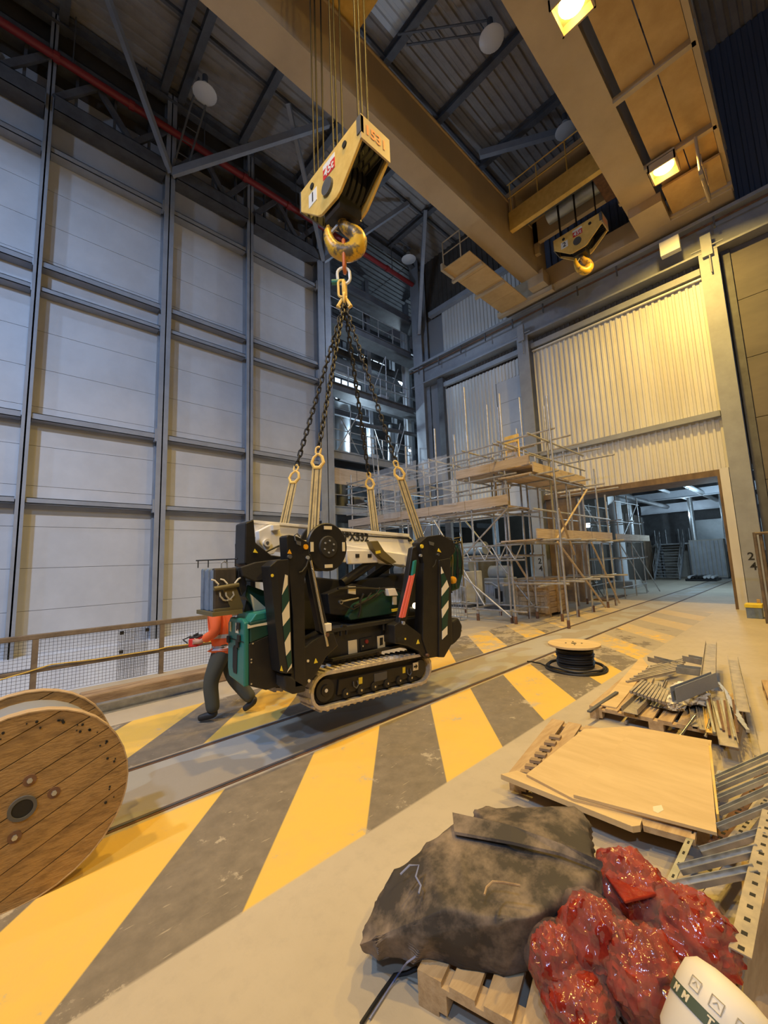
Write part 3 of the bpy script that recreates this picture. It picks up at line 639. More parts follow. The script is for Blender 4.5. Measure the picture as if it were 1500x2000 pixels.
M['hookpaint'] = mat('hook_yellow_worn', (0.72, 0.42, 0.03), 0.4, 0, (0.13, 0.10, 0.06), 4.5, 0.5, edge=(0.50, 0.60))
hook_block(3.67, 4.65, 8.50, '1', 'large yellow hook block numbered 1 carrying the spider crane', 16.5)
hook_block(14.95, 4.75, 14.0, '2', 'smaller looking yellow hook block numbered 2 beside the runway beam', 16.2, 1.05)
# ------------------------------------------------------------------ lifting tackle
sl = thing('chain_sling', 'four leg black chain sling with yellow hooks hanging from the big hook', 'chain sling', (3.6, 4.63, 6.0))
TOP = Vector((3.62, 4.62, 6.06))
def ring(c, ax, bx, a, b_, r, n=18, m='yellow', name='link', parent=sl):
    c, ax, bx = Vector(c), Vector(ax).normalized(), Vector(bx).normalized(); pts = []
    for i in range(n):
        an = 2*math.pi*i/n; ca, sa = math.cos(an), math.sin(an)
        ex = max(0.0, abs(b_)-abs(a)); pts.append(c+ax*ca*a+bx*(sa*a+(ex if sa > 0 else -ex)))
    bb = MB(); bb.tube(pts, r, 8, True); return bb.build(name, m, parent, True)
uu = Vector((.73, -.68, 0)); vv = Vector((.68, .73, 0)); zz = Vector((0, 0, 1))
ring((3.66, 4.64, 6.88), vv, zz, .075, .27, .028, 20, 'orangelink', 'master_link')
ring((3.63, 4.63, 6.52), uu, zz, .10, .14, .024, 18, 'bowl', 'bow_shackle')
bb = MB(); bb.cyl(Vector((3.63, 4.63, 6.42))-uu*.19, Vector((3.63, 4.63, 6.42))+uu*.02, .042, n=12); bb.build('shackle_pin', 'teal', sl)
ring((3.64, 4.63, 6.30), (vv+uu*.3), zz, .06, .14, .02, 18, 'yellow', 'coupling_link')
ring((3.58, 4.63, 6.28), uu, zz, .05, .14, .02, 18, 'yellow', 'coupling_link')
ring((3.62, 4.62, 6.12), vv, zz, .05, .09, .02, 18, 'yellow', 'coupling_link')
for q in (-1, 1):
    bb = MB(); bb.tube([TOP+Vector((0, 0, .12)), TOP+uu*q*.06, TOP+uu*q*.10+Vector((0, 0, -.07)), TOP+uu*q*.06+Vector((0, 0, -.10))], [.02, .03, .035, .02], 8); bb.build('shortening_hook', 'yellow', sl, True)
# one chain link mesh shared by all links
lb = MB(); pts = []
for i in range(12):
    an = 2*math.pi*i/12; pts.append(Vector((math.cos(an)*.028, 0, math.sin(an)*.028+(.026 if math.sin(an) > 0 else -.026))))
lb.tube(pts, .0125, 6, True); link_me = lb.mesh('chain_link'); link_me.materials.append(M['chain'])
for p in link_me.polygons: p.use_smooth = True
legs = [((3.03, 5.12, 3.44), (2.79, 5.13, 2.42)), ((2.74, 4.10, 3.42), (2.58, 4.02, 2.24)), ((4.44, 5.12, 3.50), (4.57, 5.13, 2.40)), ((4.09, 4.10, 3.44), (4.49, 4.02, 2.26))]
wl_names = ['far left', 'near left', 'far right', 'near right']
SL_LAB = ['yellow webbing sling running behind the white boom on its left', 'yellow webbing sling left of the black hose reel', 'yellow webbing sling behind the lettered boom', 'yellow webbing sling down to the right striped outrigger']
for (e, lug), lab in zip(legs, SL_LAB):
    e, lug = Vector(e), Vector(lug); d = e-TOP; L_ = d.length; n = int(L_/.084); s, t_, dd = frame(d)
    for i in range(n):
        c = TOP+d*(i+.5)/n; a = s if i % 2 == 0 else t_; o_ = dd.cross(a)
        mw = Matrix(((a.x, o_.x, dd.x, c.x), (a.y, o_.y, dd.y, c.y), (a.z, o_.z, dd.z, c.z), (0, 0, 0, 1)))
        put('chain_link', link_me, sl, None, mw)
    k = (lug-e).normalized()
    ring(e+k*.02, uu, k, .03, .05, .014, 14, 'yellow', 'hook_eye')
    hk = [e+k*.06, e+k*.10+uu*.05, e+k*.18+uu*.075, e+k*.25+uu*.03, e+k*.25-uu*.03, e+k*.18-uu*.07, e+k*.11-uu*.05, e+k*.06]
    bb = MB(); bb.tube(hk, [.016, .02, .022, .026, .026, .02, .018, .014], 8); bb.build('sling_hook', 'yellow', sl, True)
    w = thing('webbing_sling', lab, 'sling', lug, 0, 'webbing slings on the spider crane')
    a0 = e+k*.22; side = (uu-k*uu.dot(k)).normalized(); nrm = k.cross(side).normalized()
    for q in (-1, 1):
        bb = MB(); m0 = side*q*.036
        bb.beam(a0+m0*.8, lug+m0, .060, .016, nrm); st = bb.build('webbing_strand', 'sling', w)
        bb = MB(); bb.beam(a0+m0*.8-nrm*0-vv*.011, lug+m0-vv*.011, .012, .004, nrm); bb.build('seam', 'slingdk', st)
    bb = MB(); bb.cyl(lug-side*.10-k*.01, lug+side*.10-k*.01, .03, n=10); bb.build('lug_wrap', 'sling', w)
# ================================================================== SPIDER CRANE (hanging)
sc = thing('spider_crane', 'black and teal tracked spider crane with white boom hanging from the slings', 'spider crane', (3.5, 4.6, 0.38))
def poly(name, pts, y0, y1, m, parent=sc, bevel=0.0, ref=None):
    ref = y0 if ref is None else ref
    q = [onY(x, y, ref) for x, y in pts]
    bb = MB(); bb.prism([(p.x, p.z) for p in q], 'y', y0, y1); return bb.build(name, m, parent, False, bevel)
def pt(x, y, Y): return onY(x, y, Y)
def disc(name, px, py, Y, r, th, m, parent=sc, n=28, smooth=True):
    c = pt(px, py, Y); bb = MB(); bb.cyl((c.x, Y, c.z), (c.x, Y+th, c.z), r, n=n); return bb.build(name, m, parent, smooth)
# ---- tracks
TC, TA = Vector((3.475, 0, 0.545)), math.radians(3.0)
def trk(u, w): return (TC.x+u*math.cos(TA)+w*math.sin(TA), TC.z-u*math.sin(TA)+w*math.cos(TA))
def stadium(L_, R_, n=10):
    h = L_/2-R_; out = []
    for i in range(n+1):
        a = -math.pi/2+math.pi*i/n; out.append((h+R_*math.cos(a), R_*math.sin(a)))
    for i in range(n+1):
        a = math.pi/2+math.pi*i/n; out.append((-h+R_*math.cos(a), R_*math.sin(a)))
    return out
def track(y0, y1, near):
    t = None
    so, si = stadium(2.0, .205), stadium(1.93, .168); n = len(so); vs = []
    for y in (y0, y1):
        for s in (so, si):
            for u, w in s: X, Z = trk(u, w); vs.append((X, y, Z))
    fs = []
    for i in range(n):
        j = (i+1) % n; fs += [(i, j, n+j, n+i), (2*n+i, 3*n+i, 3*n+j, 2*n+j), (i, 2*n+i, 2*n+j, j), (n+i, n+j, 3*n+j, 3*n+i)]
    bb = MB(); bb.add(vs, fs); t = bb.build('track_belt', 'dusty', sc, True)
    per = []
    P = [Vector((*trk(u, w), 0)) for u, w in so]; seg = [(P[(i+1) % n]-P[i]).length for i in range(n)]; tot = sum(seg); cnt = 46
    for k in range(cnt):
        d = tot*k/cnt; i = 0
        while d > seg[i]: d -= seg[i]; i += 1
        a, c = P[i], P[(i+1) % n]; p = a+(c-a)*d/max(seg[i], 1e-6); tg = (c-a).normalized(); nm = Vector((tg.y, -tg.x, 0))
        p3 = Vector((p.x+nm.x*.008, 0, p.y+nm.y*.008))
        stick('track_lug', (p3.x, y0+.015, p3.z), (p3.x, y1-.015, p3.z), .034, .022, 'dusty', t, (nm.x, 0, nm.y))
    si2 = stadium(1.88, .15); bb = MB(); bb.prism([trk(u, w) for u, w in si2], 'y', y0+.07, y1-.03); fr = bb.build('track_frame', 'rubber', sc)
    yy = y0+.03
    poly_ = [trk(u, w) for u, w in ((-.62, -.085), (.72, -.085), (.76, .0), (.72, .085), (-.60, .085))]
    bb = MB(); bb.prism(poly_, 'y', y0+.035, y0+.09); sp = bb.build('side_plate', 'black', fr, bevel=.008)
    def rd(u, w, r, m, d0=.02, th=.06, nm='roller', par=fr):
        X, Z = trk(u, w); b2 = MB(); b2.cyl((X, y0+d0, Z), (X, y0+d0+th, Z), r, n=22); return b2.build(nm, m, par, True)
    s0 = rd(-.79, 0, .122, 'black_side', .03, .1, 'drive_sprocket'); rd(-.79, 0, .06, 'black', .015, .03, 'sprocket_hub', s0); rd(-.79, 0, .02, 'bowl', .01, .01, 'hub_sticker', s0)
    rd(.80, 0, .115, 'black_side', .04, .1, 'idler_wheel')
    for u in (-.5, -.28, -.06, .16, .38, .60):
        r_ = rd(u, -.085, .05, 'rubber', .015, .05); rd(u, -.085, .013, 'chrome', .005, .015, 'roller_bolt', r_)
    if near:
        for u, w, sw, sh, m, nm in ((.70, .045, .10, .10, 'cream', 'arrow_plate'), (.47, .03, .05, .075, 'tagyel', 'decal'), (-.28, .02, .055, .075, 'tagyel', 'decal'), (.05, .015, .22, .10, 'steel_dark', 'oval_cover')):
            b2 = MB(); b2.prism([trk(u-sw/2, w-sh/2), trk(u+sw/2, w-sh/2), trk(u+sw/2, w+sh/2), trk(u-sw/2, w+sh/2)], 'y', y0+.028, y0+.037); d_ = b2.build(nm, m, sp, bevel=.02 if nm == 'oval_cover' else 0)
            if nm == 'arrow_plate':
                b2 = MB(); b2.prism([trk(u-.04+a, w+c) for a, c in ((0, -.012), (.04, -.012), (.035, -.035), (.075, 0), (.035, .035), (.04, .012), (0, .012))], 'y', y0+.024, y0+.028); b2.build('arrow', 'ink', d_)
        for u in (-.36, .56):
            X, Z = trk(u, .0); b2 = MB(); b2.tube([(X-.03, y0+.03, Z+.03), (X-.035, y0+.015, Z-.02), (X, y0+.01, Z-.05), (X+.035, y0+.015, Z-.02), (X+.03, y0+.03, Z+.03)], .008, 6); b2.build('tie_ring', 'steel_dark', sp, True)
track(3.93, 4.23, True); track(4.98, 5.23, False)
# ---- chassis
poly('chassis', [(566, 1330), (610, 1300), (660, 1292), (790, 1262), (840, 1276), (862, 1250), (850, 1200), (640, 1226), (575, 1285)], 4.22, 5.0, 'black', bevel=.02)
cb = poly('control_beam', [(643, 1232), (790, 1210), (792, 1262), (655, 1290), (640, 1286)], 4.10, 4.3, 'black_side', bevel=.008)
poly('beam_flange', [(640, 1230), (792, 1206), (792, 1212), (640, 1237)], 4.03, 4.3, 'rubber', cb)
poly('beam_flange', [(650, 1287), (795, 1257), (795, 1262), (650, 1292)], 4.03, 4.3, 'rubber', cb)
poly('rating_plate', [(680, 1252), (697, 1249), (698, 1275), (681, 1279)], 4.092, 4.10, 'cream', cb)
poly('rating_plate', [(737, 1243), (752, 1240), (752, 1264), (738, 1267)], 4.092, 4.10, 'cream', cb)
poly('plate_slot', [(742, 1246), (748, 1245), (748, 1259), (742, 1261)], 4.088, 4.092, 'ink', cb)
poly('switch_panel', [(704, 1248), (728, 1243), (729, 1266), (705, 1272)], 4.08, 4.10, 'rubber', cb, .006)
disc('emergency_switch', 717, 1253, 4.06, .025, .03, 'red', cb)
disc('switch', 709, 1262, 4.065, .012, .02, 'chrome', cb)
for x, y in ((672, 1232), (754, 1222)):
    p = pt(x, y, 4.05); bb = MB(); bb.tube([(p.x-.05, 4.05, p.z-.05), (p.x-.05, 4.05, p.z+.03), (p.x-.02, 4.05, p.z+.065), (p.x+.02, 4.05, p.z+.055), (p.x+.04, 4.05, p.z+.0), (p.x+.03, 4.05, p.z-.05)], .018, 8); bb.build('lifting_eye', 'black_side', cb, True)
# ---- engine canopy at the left end
en = poly('engine_canopy', [(488, 1216), (560, 1200), (560, 1226), (488, 1257)], 3.98, 4.40, 'green_dk', bevel=.015)
poly('side_panel', [(486, 1258), (560, 1226), (566, 1335), (520, 1348), (487, 1340)], 3.98, 4.02, 'black', en, .006)
poly('canopy_core', [(489, 1258), (560, 1226), (566, 1335), (520, 1346), (489, 1338)], 4.02, 4.39, 'rubber', en)
poly('canopy_top', [(488, 1216), (500, 1199), (545, 1190), (560, 1200)], 4.0, 4.39, 'teal', en, .01)
poly('swoosh', [(484, 1228), (484, 1219), (490, 1222), (540, 1212), (543, 1213), (543, 1217), (500, 1224)], 3.972, 3.98, 'cream', en)
p1, p2 = pt(486, 1258, 3.98), pt(487, 1340, 3.98)
pT, pM = pt(488, 1216, 3.98), pt(486, 1258, 3.98)
bb = MB(); bb.prism([(3.985, pT.z), (4.05, pT.z+.035), (4.34, pT.z+.035), (4.40, pT.z-.03), (4.40, p2.z+.12), (4.36, p2.z+.04), (3.985, p2.z-.005)], 'x', pT.x-.055, pT.x-.002); ef = bb.build('end_door', 'teal', en, bevel=.015)
xe = pT.x-.058
bb = MB(); bb.prism([(4.15, p2.z+.10), (4.23, p2.z+.10), (4.25, p2.z+.15), (4.25, p2.z+.34), (4.22, p2.z+.37), (4.17, p2.z+.37), (4.14, p2.z+.34)], 'x', xe-.004, xe+.004); bb.build('grille_slot', 'ink', ef)
for y, z in ((4.10, pT.z-.03), (4.12, pT.z-.21), (4.35, pT.z-.19), (4.09, p2.z+.46)):
    bb = MB(); bb.box(xe-.02, xe, y-.03, y+.03, z-.04, z+.03); bb.build('door_latch', 'ink', ef, bevel=.006)
bb = MB(); bb.box(xe-.004, xe, 4.11, 4.19, p2.z+.50, p2.z+.60); k_ = bb.build('decal', 'cream', ef)
bb = MB(); bb.box(xe-.006, xe-.004, 4.14, 4.165, p2.z+.525, p2.z+.575); bb.build('decal_mark', 'ink', k_)
bb = MB(); bb.box(xe-.004, xe, 4.30, 4.34, p2.z+.50, p2.z+.60); bb.build('decal', 'cream', ef)
bb = MB(); bb.box(xe-.003, xe, 3.99, 4.39, p2.z+.425, p2.z+.432); bb.build('door_seam', 'ink', ef)
for x, y in ((491, 1288), (491, 1294), (541, 1280), (541, 1288), (491, 1336), (494, 1257), (542, 1335)): disc('screw', x, y, 3.972, .009, .01, 'chrome', en, 8)
# ---- superstructure behind the legs
poly('slew_body', [(560, 1200), (600, 1125), (690, 1135), (790, 1120), (860, 1130), (880, 1200), (790, 1215), (645, 1230), (560, 1230)], 4.35, 4.95, 'rubber', bevel=.02)
poly('valve_hood', [(680, 1205), (695, 1180), (760, 1150), (782, 1158), (788, 1192), (760, 1200), (685, 1212)], 4.12, 4.40, 'green_dk', bevel=.015)
poly('swing_frame', [(640, 1160), (690, 1140), (735, 1150), (735, 1172), (690, 1205), (645, 1200)], 4.2, 4.4, 'black', bevel=.012)
poly('counterweight', [(484, 1142), (540, 1162), (545, 1196), (500, 1196), (480, 1165)], 4.25, 4.9, 'green_dk', bevel=.012)
poly('counterweight_face', [(489, 1160), (496, 1193), (524, 1191)], 4.23, 4.25, 'cream')
poly('beacon_mount', [(476, 1196), (490, 1196), (490, 1168), (482, 1168)], 4.3, 4.5, 'black_side')
poly('slew_ring', [(640, 1232), (790, 1213), (790, 1200), (640, 1215)], 4.3, 4.95, 'black_side', bevel=.01)
for pts, r in (([(690, 1185), (705, 1178), (722, 1170), (735, 1160), (742, 1148)], .014), ([(660, 1150), (700, 1148), (740, 1150), (770, 1148)], .013), ([(700, 1205), (704, 1190), (703, 1175), (710, 1160)], .014), ([(720, 1172), (735, 1165), (748, 1155), (752, 1163)], .010), ([(668, 1180), (690, 1190), (712, 1176), (725, 1158)], .010), ([(745, 1150), (760, 1155), (775, 1150), (790, 1156)], .010)):
    bb = MB(); bb.tube([pt(x, y, 4.08) for x, y in pts], r, 7); bb.build('hydraulic_hose', 'hose', sc, True)
bar('chrome_pin', pt(667, 1175, 4.06), pt(700, 1168, 4.06), .010, 'chrome', sc)
disc('pin_eye', 667, 1176, 4.05, .028, .03, 'chrome')
disc('pin_hole', 667, 1176, 4.045, .014, .01, 'ink')
poly('name_plate', [(681, 1145), (695, 1145), (695, 1161), (681, 1159)], 4.10, 4.12, 'cream')
poly('white_bracket', [(757, 1150), (772, 1149), (778, 1163), (761, 1164)], 4.02, 4.10, 'boom', bevel=.005)
poly('cream_tag', [(768, 1165), (775, 1164), (775, 1181), (768, 1181)], 4.04, 4.06, 'cream')
poly('yellow_reflector', [(766, 1190), (784, 1187), (783, 1192), (767, 1195)], 4.02, 4.04, 'tagyel')
for x in (811, 823):
    p = pt(x, 1183, 4.15); bb = MB(); bb.lathe(p, [(.01, -.02), (.04, -.02), (.045, 0), (.04, .02), (.01, .02)], 14, (0, 1, 0)); bb.build('work_light', 'worklight', sc, True)
poly('light_bracket', [(800, 1186), (832, 1180), (832, 1192), (800, 1196)], 4.18, 4.24, 'black_side')
# ---- boom and its cowlings
bo = poly('boom', [(495, 1018), (560, 1024), (800, 1047), (812, 1060), (806, 1092), (760, 1090), (640, 1075), (560, 1062), (497, 1050)], 4.45, 4.82, 'boom', bevel=.012)
poly('inner_boom', [(560, 1058), (800, 1082), (806, 1092), (790, 1098), (560, 1074)], 4.42, 4.85, 'boom', bo, .008)
poly('boom_edge', [(495, 1016), (800, 1043), (800, 1049), (495, 1021)], 4.43, 4.84, 'boom', bo, .004)
poly('boom_groove', [(656, 1042), (800, 1051), (800, 1053), (656, 1044)], 4.438, 4.45, 'ink', bo)
poly('boom_groove', [(656, 1035), (800, 1047), (800, 1048), (656, 1036)], 4.438, 4.45, 'ink', bo)
kn = poly('boom_knuckle', [(505, 1037), (530, 1024), (548, 1036), (548, 1062), (535, 1082), (524, 1084), (507, 1060)], 4.36, 4.9, 'boom', bo, .01)
disc('knuckle_pin', 523, 1060, 4.32, .045, .05, 'white', kn); disc('knuckle_bore', 523, 1060, 4.31, .018, .02, 'steel_dark', kn)
poly('camera_box', [(533, 1025), (547, 1024), (547, 1035), (534, 1036)], 4.30, 4.38, 'white', kn, .006)
c1 = pt(690, 1049, 4.44)
text('boom_lettering', 'SPX532', (pt(693, 1049.5, 4.438).x, 4.436, pt(693, 1049.5, 4.438).z), (1, 0, -.05), (0, 0, 1), .165, 'ink', bo, bold=.005)
cw = poly('boom_cowl', [(660, 1062), (686, 1066), (800, 1084), (800, 1108), (786, 1104), (750, 1100), (672, 1098), (660, 1090)], 4.25, 4.45, 'boom', bo, .012)
poly('cowl_face', [(676, 1074), (742, 1076), (752, 1098), (680, 1102)], 4.21, 4.25, 'boom', cw, .012)
for x in (695, 719): poly('cowl_vent', [(x, 1082), (x+7, 1082), (x+7, 1089), (x, 1089)], 4.20, 4.212, 'rubber', cw)
poly('cylinder_yoke', [(724, 1057), (738, 1056), (750, 1075), (775, 1098), (765, 1102), (745, 1090), (730, 1072)], 4.12, 4.22, 'olive', bo, .006)
poly('yoke_tag', [(734, 1077), (743, 1075), (744, 1080), (735, 1082)], 4.11, 4.12, 'tagyel', bo)
bb = MB(); bb.cyl(pt(745, 1085, 4.3), pt(668, 1140, 4.3), .065, n=16); bb.build('lift_cylinder', 'black', sc, True)
bb = MB(); bb.cyl(pt(765, 1100, 4.5), pt(700, 1145, 4.5), .05, n=14); bb.build('lift_cylinder', 'black_side', sc, True)
bar('cylinder_rod', pt(768, 1102, 4.28), pt(740, 1088, 4.28), .02, 'chrome', sc)
disc('boom_pin', 803, 1055, 4.40, .022, .06, 'ink', bo)
# ---- winch block at the left end
wb_ = poly('winch_block', [(480, 1021), (496, 1014), (500, 1060), (530, 1084), (560, 1088), (562, 1128), (535, 1138), (500, 1136), (492, 1112), (478, 1100)], 4.15, 4.42, 'black', bevel=.012)
bb = MB(); q0, q1 = pt(495, 1016, 4.15), pt(492, 1096, 4.15); bb.box(q0.x-.03, q0.x+.0, 4.16, 4.41, q1.z, q0.z); bb.build('winch_guard', 'bluepad', wb_, bevel=.01)
poly('winch_base', [(470, 1108), (500, 1098), (560, 1090), (565, 1110), (540, 1130), (498, 1136), (475, 1125)], 4.1, 4.15, 'rubber', wb_, .01)
poly('warning_decal', [(495, 1079), (498, 1072), (504, 1080)], 4.142, 4.15, 'tagyel', wb_)
poly('tie_bar', [(466, 1108), (478, 1106), (482, 1150), (472, 1165), (464, 1140)], 4.2, 4.4, 'black_side', wb_, .01)
poly('post', [(489, 1136), (497, 1136), (497, 1195), (489, 1195)], 4.5, 4.6, 'rubber', wb_)
poly('post', [(524, 1136), (534, 1136), (534, 1195), (524, 1195)], 4.5, 4.6, 'rubber', wb_)
for x, y, x2, y2 in ((515, 1080, 545, 1066),): bar('grab_rail', pt(x, y, 4.2), pt(x2, y2, 4.2), .010, 'hose', wb_)
# ---- hose reel
cR = pt(641, 1068, 3.93)
rl = MB(); rl.lathe((cR.x, 3.93, cR.z), [(.02, 0), (.272, 0), (.285, .015), (.285, .035), (.23, .045), (.23, .15), (.285, .16), (.285, .19), (.02, .19)], 40, (0, 1, 0)); rl = rl.build('hose_reel', 'black', sc, True)
bb = MB(); bb.lathe((cR.x, 3.93, cR.z), [(.02, -.02), (.12, -.02), (.13, 0), (.02, 0)], 28, (0, 1, 0)); bb.build('reel_hub', 'rubber', rl, True)
for a in range(4):
    an = math.pi/2*a; x, z = cR.x+math.cos(an)*.225, cR.z+math.sin(an)*.225; w, h = (.02, .055) if a % 2 == 0 else (.055, .02)
    bb = MB(); bb.box(x-w, x+w, 3.924, 3.93, z-h, z+h); bb.build('reel_label', 'cream', rl)
for a in range(6):
    an = math.pi/3*a+.4; disc_b = MB(); disc_b.cyl((cR.x+math.cos(an)*.07, 3.90, cR.z+math.sin(an)*.07), (cR.x+math.cos(an)*.07, 3.912, cR.z+math.sin(an)*.07), .011, n=10); disc_b.build('reel_bolt', 'steel', rl)
# ---- outrigger legs
def leg_left(y, near=True):
    g = poly('outrigger_leg', [(527, 1106), (541, 1094), (564, 1092), (572, 1316), (549, 1315)], y, y+.20, 'black', bevel=.008, ref=y)
    if near:
        poly('leg_side', [(527, 1108), (541, 1109), (560, 1316), (548, 1313)], y-.003, y, 'black_side', g)
        for P_ in ([(557, 1122), (562, 1124), (562, 1142), (551, 1162)], [(565, 1174), (566, 1206), (553, 1223), (551, 1198)], [(567, 1234), (568, 1269), (559, 1281), (556, 1255)], [(570, 1296), (570, 1303), (561, 1313), (563, 1308)]): poly('reflective_stripe', P_, y-.006, y-.003, 'cream', g)
        for P_ in ([(551, 1163), (562, 1143), (565, 1173), (551, 1197)], [(553, 1224), (566, 1207), (567, 1233), (556, 1254)], [(559, 1282), (568, 1270), (570, 1295), (563, 1307)]): poly('green_stripe', P_, y-.006, y-.003, 'green_dk', g)
        disc('load_decal', 532, 1124, y-.006, .016, .004, 'tagyel', g); poly('warning_decal', [(547, 1310), (550, 1300), (553, 1311)], y-.006, y-.003, 'tagyel', g)
    a = poly('outrigger_arm', [(561, 1048), (566, 1044), (582, 1047), (606, 1060), (607, 1095), (597, 1130), (599, 1340), (578, 1344), (574, 1200), (564, 1092)], y+.02, y+.18, 'black', bevel=.008, ref=y)
    if near:
        disc('lug_disc', 598, 1068, y+.005, .028, .02, 'amber', a); poly('warning_decal', [(562, 1081), (566, 1073), (570, 1082)], y+.012, y+.02, 'amber', a)
        disc('pivot_pin', 567, 1087, y+.0, .022, .03, 'chrome', a); disc('pivot_pin', 602, 1089, y+.0, .02, .03, 'steel', a)
        poly('lug_plate', [(578, 1055), (588, 1058), (588, 1066), (580, 1063)], y+.01, y+.02, 'steel_dark', a)
        bb = MB(); bb.tube([pt(577, 1056, y), pt(575, 1046, y), pt(580, 1042, y), pt(586, 1048, y)], .008, 6); bb.build('safety_pin', 'steel_dark', a, True)
        bb = MB(); bb.tube([pt(602, 1093, y), pt(598, 1106, y), pt(590, 1116, y), pt(584, 1118, y)], .008, 6); bb.build('hose', 'hose', a, True)
    poly('outrigger_ram', [(600, 1085), (612, 1082), (648, 1232), (638, 1242), (630, 1235)], y+.05, y+.14, 'black', bevel=.01, ref=y)
    bar('ram_rod', pt(607, 1095, y+.02), pt(640, 1262, y+.02), .013, 'sling', sc)
    bar('chrome_rod', pt(606, 1095, y+.0), pt(636, 1235, y+.0), .008, 'chrome', sc)
    poly('ram_block', [(635, 1219), (648, 1217), (648, 1232), (637, 1234)], y+.0, y+.12, 'boom', bevel=.006, ref=y)
    bk = poly('leg_bracket', [(566, 1335), (576, 1305), (590, 1272), (615, 1252), (640, 1238), (655, 1236), (664, 1262), (640, 1285), (620, 1320), (600, 1342), (580, 1350)], y+.03, y+.3, 'black', bevel=.012, ref=y)
    if near:
        disc('pivot_pin', 640, 1240, y+.0, .022, .04, 'rust', bk); disc('load_decal', 602, 1291, y+.024, .014, .006, 'cream', bk)
        poly('warning_decal', [(614, 1296), (617, 1286), (621, 1294)], y+.022, y+.03, 'tagyel', bk); disc('decal', 604, 1330, y+.024, .016, .006, 'cream', bk)
    ft = poly('leg_foot', [(556, 1318), (572, 1322), (600, 1338), (600, 1352), (575, 1358), (558, 1345)], y+.02, y+.2, 'rubber', bevel=.02, ref=y)
leg_left(3.78)
def leg_right(y, near=True):
    a = poly('outrigger_arm', [(822, 1060), (836, 1048), (862, 1044), (888, 1056), (892, 1076), (880, 1092), (862, 1100), (858, 1284), (838, 1280), (828, 1250), (830, 1100)], y+.02, y+.18, 'black', bevel=.008, ref=y)
    g = poly('outrigger_leg', [(858, 1094), (880, 1090), (884, 1256), (868, 1284), (858, 1284)], y, y+.2, 'black', bevel=.008, ref=y)
    if near:
        for P_ in ([(862, 1107), (867, 1119), (862, 1121)], [(873, 1133), (877, 1146), (863, 1164), (863, 1149)], [(876, 1173), (876, 1187), (864, 1207), (863, 1190)], [(874, 1223), (874, 1239), (864, 1249), (864, 1233)]): poly('reflective_stripe', P_, y-.006, y-.0, 'boom', g)
        for P_ in ([(862, 1122), (867, 1119), (873, 1132), (863, 1148)], [(863, 1165), (877, 1147), (876, 1172), (863, 1189)], [(864, 1208), (876, 1188), (874, 1222), (864, 1232)]): poly('green_stripe', P_, y-.006, y-.0, 'green_dk', g)
        disc('lug_disc', 825, 1067, y-.0, .028, .02, 'tagyel', a); poly('warning_decal', [(855, 1077), (857, 1071), (862, 1079)], y+.012, y+.02, 'tagyel', a)
        disc('pivot_pin', 857, 1083, y+.0, .02, .03, 'chrome', a); disc('pivot_pin', 823, 1085, y+.0, .02, .03, 'steel', a)
        poly('lug_plate', [(838, 1057), (848, 1060), (847, 1066), (840, 1064)], y+.01, y+.02, 'steel_dark', a)
        bb = MB(); bb.tube([pt(852, 1093, y), pt(850, 1102, y), pt(845, 1108, y)], .007, 6); bb.build('hose', 'hose', a, True)
    poly('outrigger_ram', [(812, 1070), (820, 1066), (826, 1100), (800, 1215), (786, 1218), (800, 1150)], y+.06, y+.15, 'black', bevel=.01, ref=y)
    poly('ram_rod_upper', [(811, 1096), (815, 1094), (812, 1120), (807, 1124)], y+.01, y+.05, 'teal', ref=y)
    poly('ram_rod_lower', [(807, 1124), (812, 1120), (793, 1205), (787, 1207)], y+.01, y+.05, 'coral', ref=y)
    poly('ram_edge', [(803, 1124), (806, 1124), (786, 1207), (783, 1206)], y+.02, y+.04, 'coral', ref=y)
    bk = poly('leg_bracket', [(775, 1222), (790, 1214), (800, 1220), (828, 1240), (858, 1284), (835, 1288), (822, 1272), (800, 1262), (776, 1258)], y+.04, y+.3, 'black', bevel=.012, ref=y)
    if near:
        disc('pivot_pin', 789, 1217, y+.02, .024, .04, 'steel', bk); disc('load_decal', 792, 1248, y+.034, .014, .006, 'tagyel', bk)
        poly('warning_decal', [(814, 1258), (817, 1249), (820, 1257)], y+.032, y+.04, 'tagyel', bk); disc('foot_pin', 837, 1280, y+.0, .02, .05, 'rust', bk)
        poly('slot', [(775, 1246), (788, 1243), (789, 1252), (776, 1254)], y+.036, y+.04, 'ink', bk)
leg_right(3.84)
# legs on the far side, mostly hidden
for pts in ([(545, 1050), (575, 1050), (582, 1300), (556, 1300)], [(820, 1058), (850, 1052), (848, 1250), (826, 1250)]):
    poly('outrigger_leg', pts, 5.25, 5.45, 'black', bevel=.008, ref=4.2)
# ---- gear hanging at the right end
ge = poly('end_gear', [(878, 1092), (895, 1060), (902, 1082), (905, 1120), (898, 1150), (882, 1156)], 4.02, 4.5, 'green_dk', bevel=.02)
for k in range(16):
    x0 = 850+random.random()*45; y0 = 1048+random.random()*20
    bb = MB(); bb.tube([pt(x0, y0, 3.98+random.random()*.3), pt(x0+8+random.random()*10, y0-6+random.random()*10, 3.95+random.random()*.2), pt(min(904, x0+18), y0+20+random.random()*20, 3.96+random.random()*.2), pt(min(905, x0+16), y0+55+random.random()*30, 4.0)], .010, 6); bb.build('hydraulic_hose', 'hose' if k % 3 else 'olive', ge, True)
be = pt(885, 1133, 3.93); bb = MB(); bb.lathe(be, [(.02, -.03), (.055, -.03), (.058, 0), (.05, .03), (.02, .04)], 16, (0, -1, 0)); bb.build('amber_lamp', 'amber', ge, True)
poly('hook_guard', [(884, 1214), (896, 1206), (904, 1222), (901, 1244), (890, 1256), (882, 1262)], 4.0, 4.3, 'rubber', bevel=.03)
disc('guard_pin', 902, 1232, 3.99, .012, .02, 'chrome')
